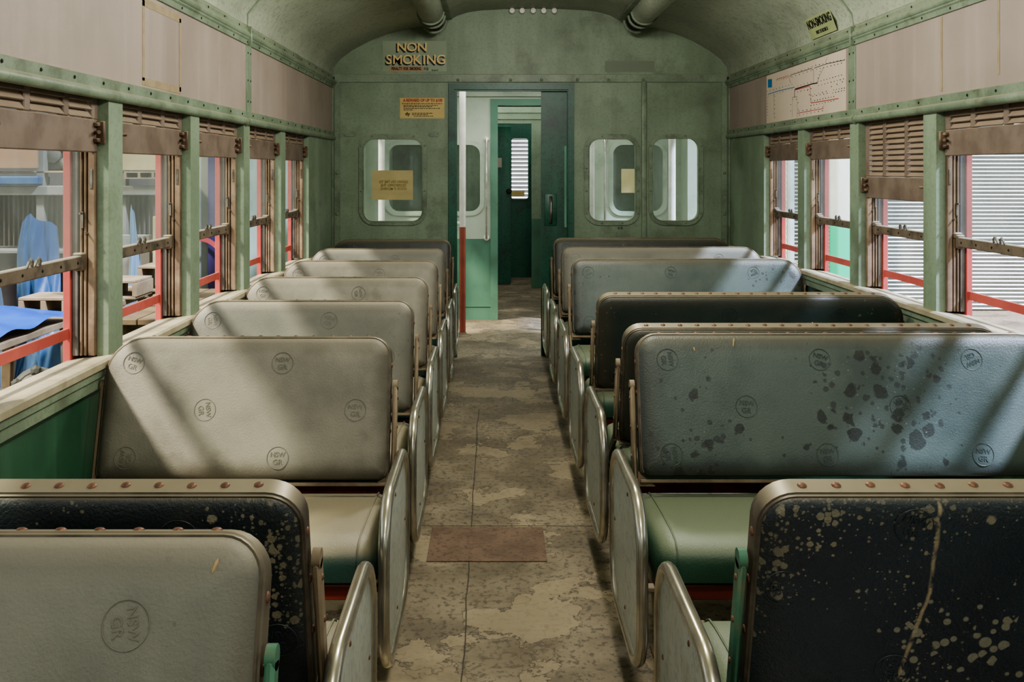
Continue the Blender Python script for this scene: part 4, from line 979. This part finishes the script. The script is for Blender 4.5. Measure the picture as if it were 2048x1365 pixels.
# bogie castings near the ground
def casting(x,y,z,r,label):
    t = thing('axle_casting', label, 'axle casting', (x,y,z), 'axle castings on the ground')
    MB().lathe([(r,0),(r,.06),(r*.86,.09),(r*.8,.09),(r*.5,.13),(r*.3,.14)],24,rotM((0,0,r*1.1),(.45,-.9,.15))).build('flange', mCast, t, True)
    q = rotM((0,0,r*1.1),(.45,-.9,.15))
    for k in range(6):
        an = k*PI/3; v = q @ Vector((r*.88*math.cos(an), r*.88*math.sin(an), .07)); MB().lathe([(.028,0),(.028,.03),(.014,.035),(.014,.05)],6,rotM(v,(.45,-.9,.15))).build('bolt', mCast, t)
    MB().box(-r*.9,r*.9,.05,.5,0,r*1.3,.03).build('casting_body', mMach, t)
casting(-2.22,4.3,.12,.14,'round bolted axle casting, nearest the camera at lower left')
casting(-2.32,4.95,.12,.12,'smaller axle casting beside the nearest one')
casting(-2.25,5.62,.12,.10,'axle casting lowest in the first left window near its post')
t = thing('timber_stack', 'stack of rough timber sleepers carrying the axle castings', 'timber stack', (-2.28,3.9,-.65))
for k in range(4): MB().box(-.32,.32,k*.55,k*.55+.42,0,.77+.0,.01).build('sleeper', mTimber, t)
o = MB().tube([(-2.62,6.3,-.65),(-2.62,6.33,.3),(-2.62,6.38,.95)],[.05,.045,.035],8).build('rough_post', mTimber, None, True); tag(o,'rough leaning timber post at the left edge of the second window','post')
# murals and pale wall further down the yard
def wpan(name,x0,x1,Y,mat,label,zt=4.0,cat='wall panel'):
    a = P(x0,0,Y).x; b = P(x1,0,Y).x; return tag(MB().box(0,b-a,0,.15,0,zt+.65,.0).build(name,mat,None,False,(a,Y,-.65)),label,cat)
wpan('mural_wall',375,416,9.2,mPaleG,'pale grey painted wall panel in the third left window')
wpan('mural_wall',416,446,9.15,mPurp,'purple painted mural panel beside the post of the third left window')
mw = bpy.data.objects['mural_wall']
m = MB(); cxr, czr, rr_ = P(395,0,9.1).x, P(0,545,9.1).z, .26
m.add([(cxr+rr_*1.08*math.cos(a)*q, 9.12-.0*q, czr+rr_*1.3*math.sin(a)*q) for q in (1,.86) for a in [PI*.5*k/16 for k in range(17)]], [(k,k+1,k+18,k+17) for k in range(16)])
rel(m.build('red_stripe', mRed), mw)
wpan('block_wall',488,640,11.0,mPale,'pale green blockwork wall outside the fourth and fifth left windows')
wpan('timber_hoarding',448,488,10.6,mPaleG,'pale timber hoarding between mural and blockwork')

# ------------------------------------------------------------------ lights
def sun(d, en, col, ang):
    l = bpy.data.lights.new('sun','SUN'); l.energy = en; l.color = col; l.angle = math.radians(ang)
    o = bpy.data.objects.new('sun_lamp', l); COL.objects.link(o); o.rotation_euler = Vector(d).to_track_quat('-Z','Y').to_euler(); o.location = (0,0,8)
    return o
sun((.60,.42,-.78), 5.6, (1,.93,.80), 5)
sun((-.60,.36,-.78), 10.5, (.62,.71,1), 5)  # second sun, added to stand in for bluish reflected light
def area(loc, rot, sx, sy, en, col):  # added fill light for the spaces beyond the doorway, no fitting behind it
    l = bpy.data.lights.new('area','AREA'); l.shape = 'RECTANGLE'; l.size = sx; l.size_y = sy; l.energy = en; l.color = col
    o = bpy.data.objects.new('added_fill_area', l); COL.objects.link(o); o.location = loc; o.rotation_euler = rot; return o
for y_, z_, e_ in ((-.6,2.16,24),(1.0,2.16,26),(2.7,2.16,38),(4.35,2.32,52)):  # unseen fill lights added to brighten the aisle and end wall
    l = bpy.data.lights.new('fill_point','POINT'); l.energy = e_; l.color = (1,.98,.91); l.shadow_soft_size = .1
    o = bpy.data.objects.new('added_fill_point', l); COL.objects.link(o); o.location = (.27,y_,z_)
area((.27, 8.0, 2.18), (0,0,0), 1.6, 1.0, 18, (.95,1,.95))
area((.3, 11.0, 2.1), (0,0,0), .8, 2.5, 14, (.95,1,.95))
W = bpy.data.worlds.new('sky'); SC.world = W; W.use_nodes = True; nt = W.node_tree
bg = nt.nodes['Background']; bg.inputs[0].default_value = (.86,.93,1,1); bg.inputs[1].default_value = 1.3

cam = bpy.data.cameras.new('camera'); co = bpy.data.objects.new('camera', cam); COL.objects.link(co)
co.location = (0,0,EYE); co.rotation_euler = (PI/2,0,0); cam.sensor_width = 36; cam.lens = F/2048*36
cam.shift_x = (1024-CX)/2048; cam.shift_y = -(682.5-CY)/2048; cam.clip_start = .02; cam.clip_end = 200
SC.camera = co
SC.view_settings.view_transform = 'AgX'; SC.view_settings.look = 'AgX - Medium High Contrast'
SC.view_settings.exposure = 0.5
SC.cycles.max_bounces = 8; SC.cycles.diffuse_bounces = 5; SC.cycles.transparent_max_bounces = 16
SC.cycles.use_denoising = True
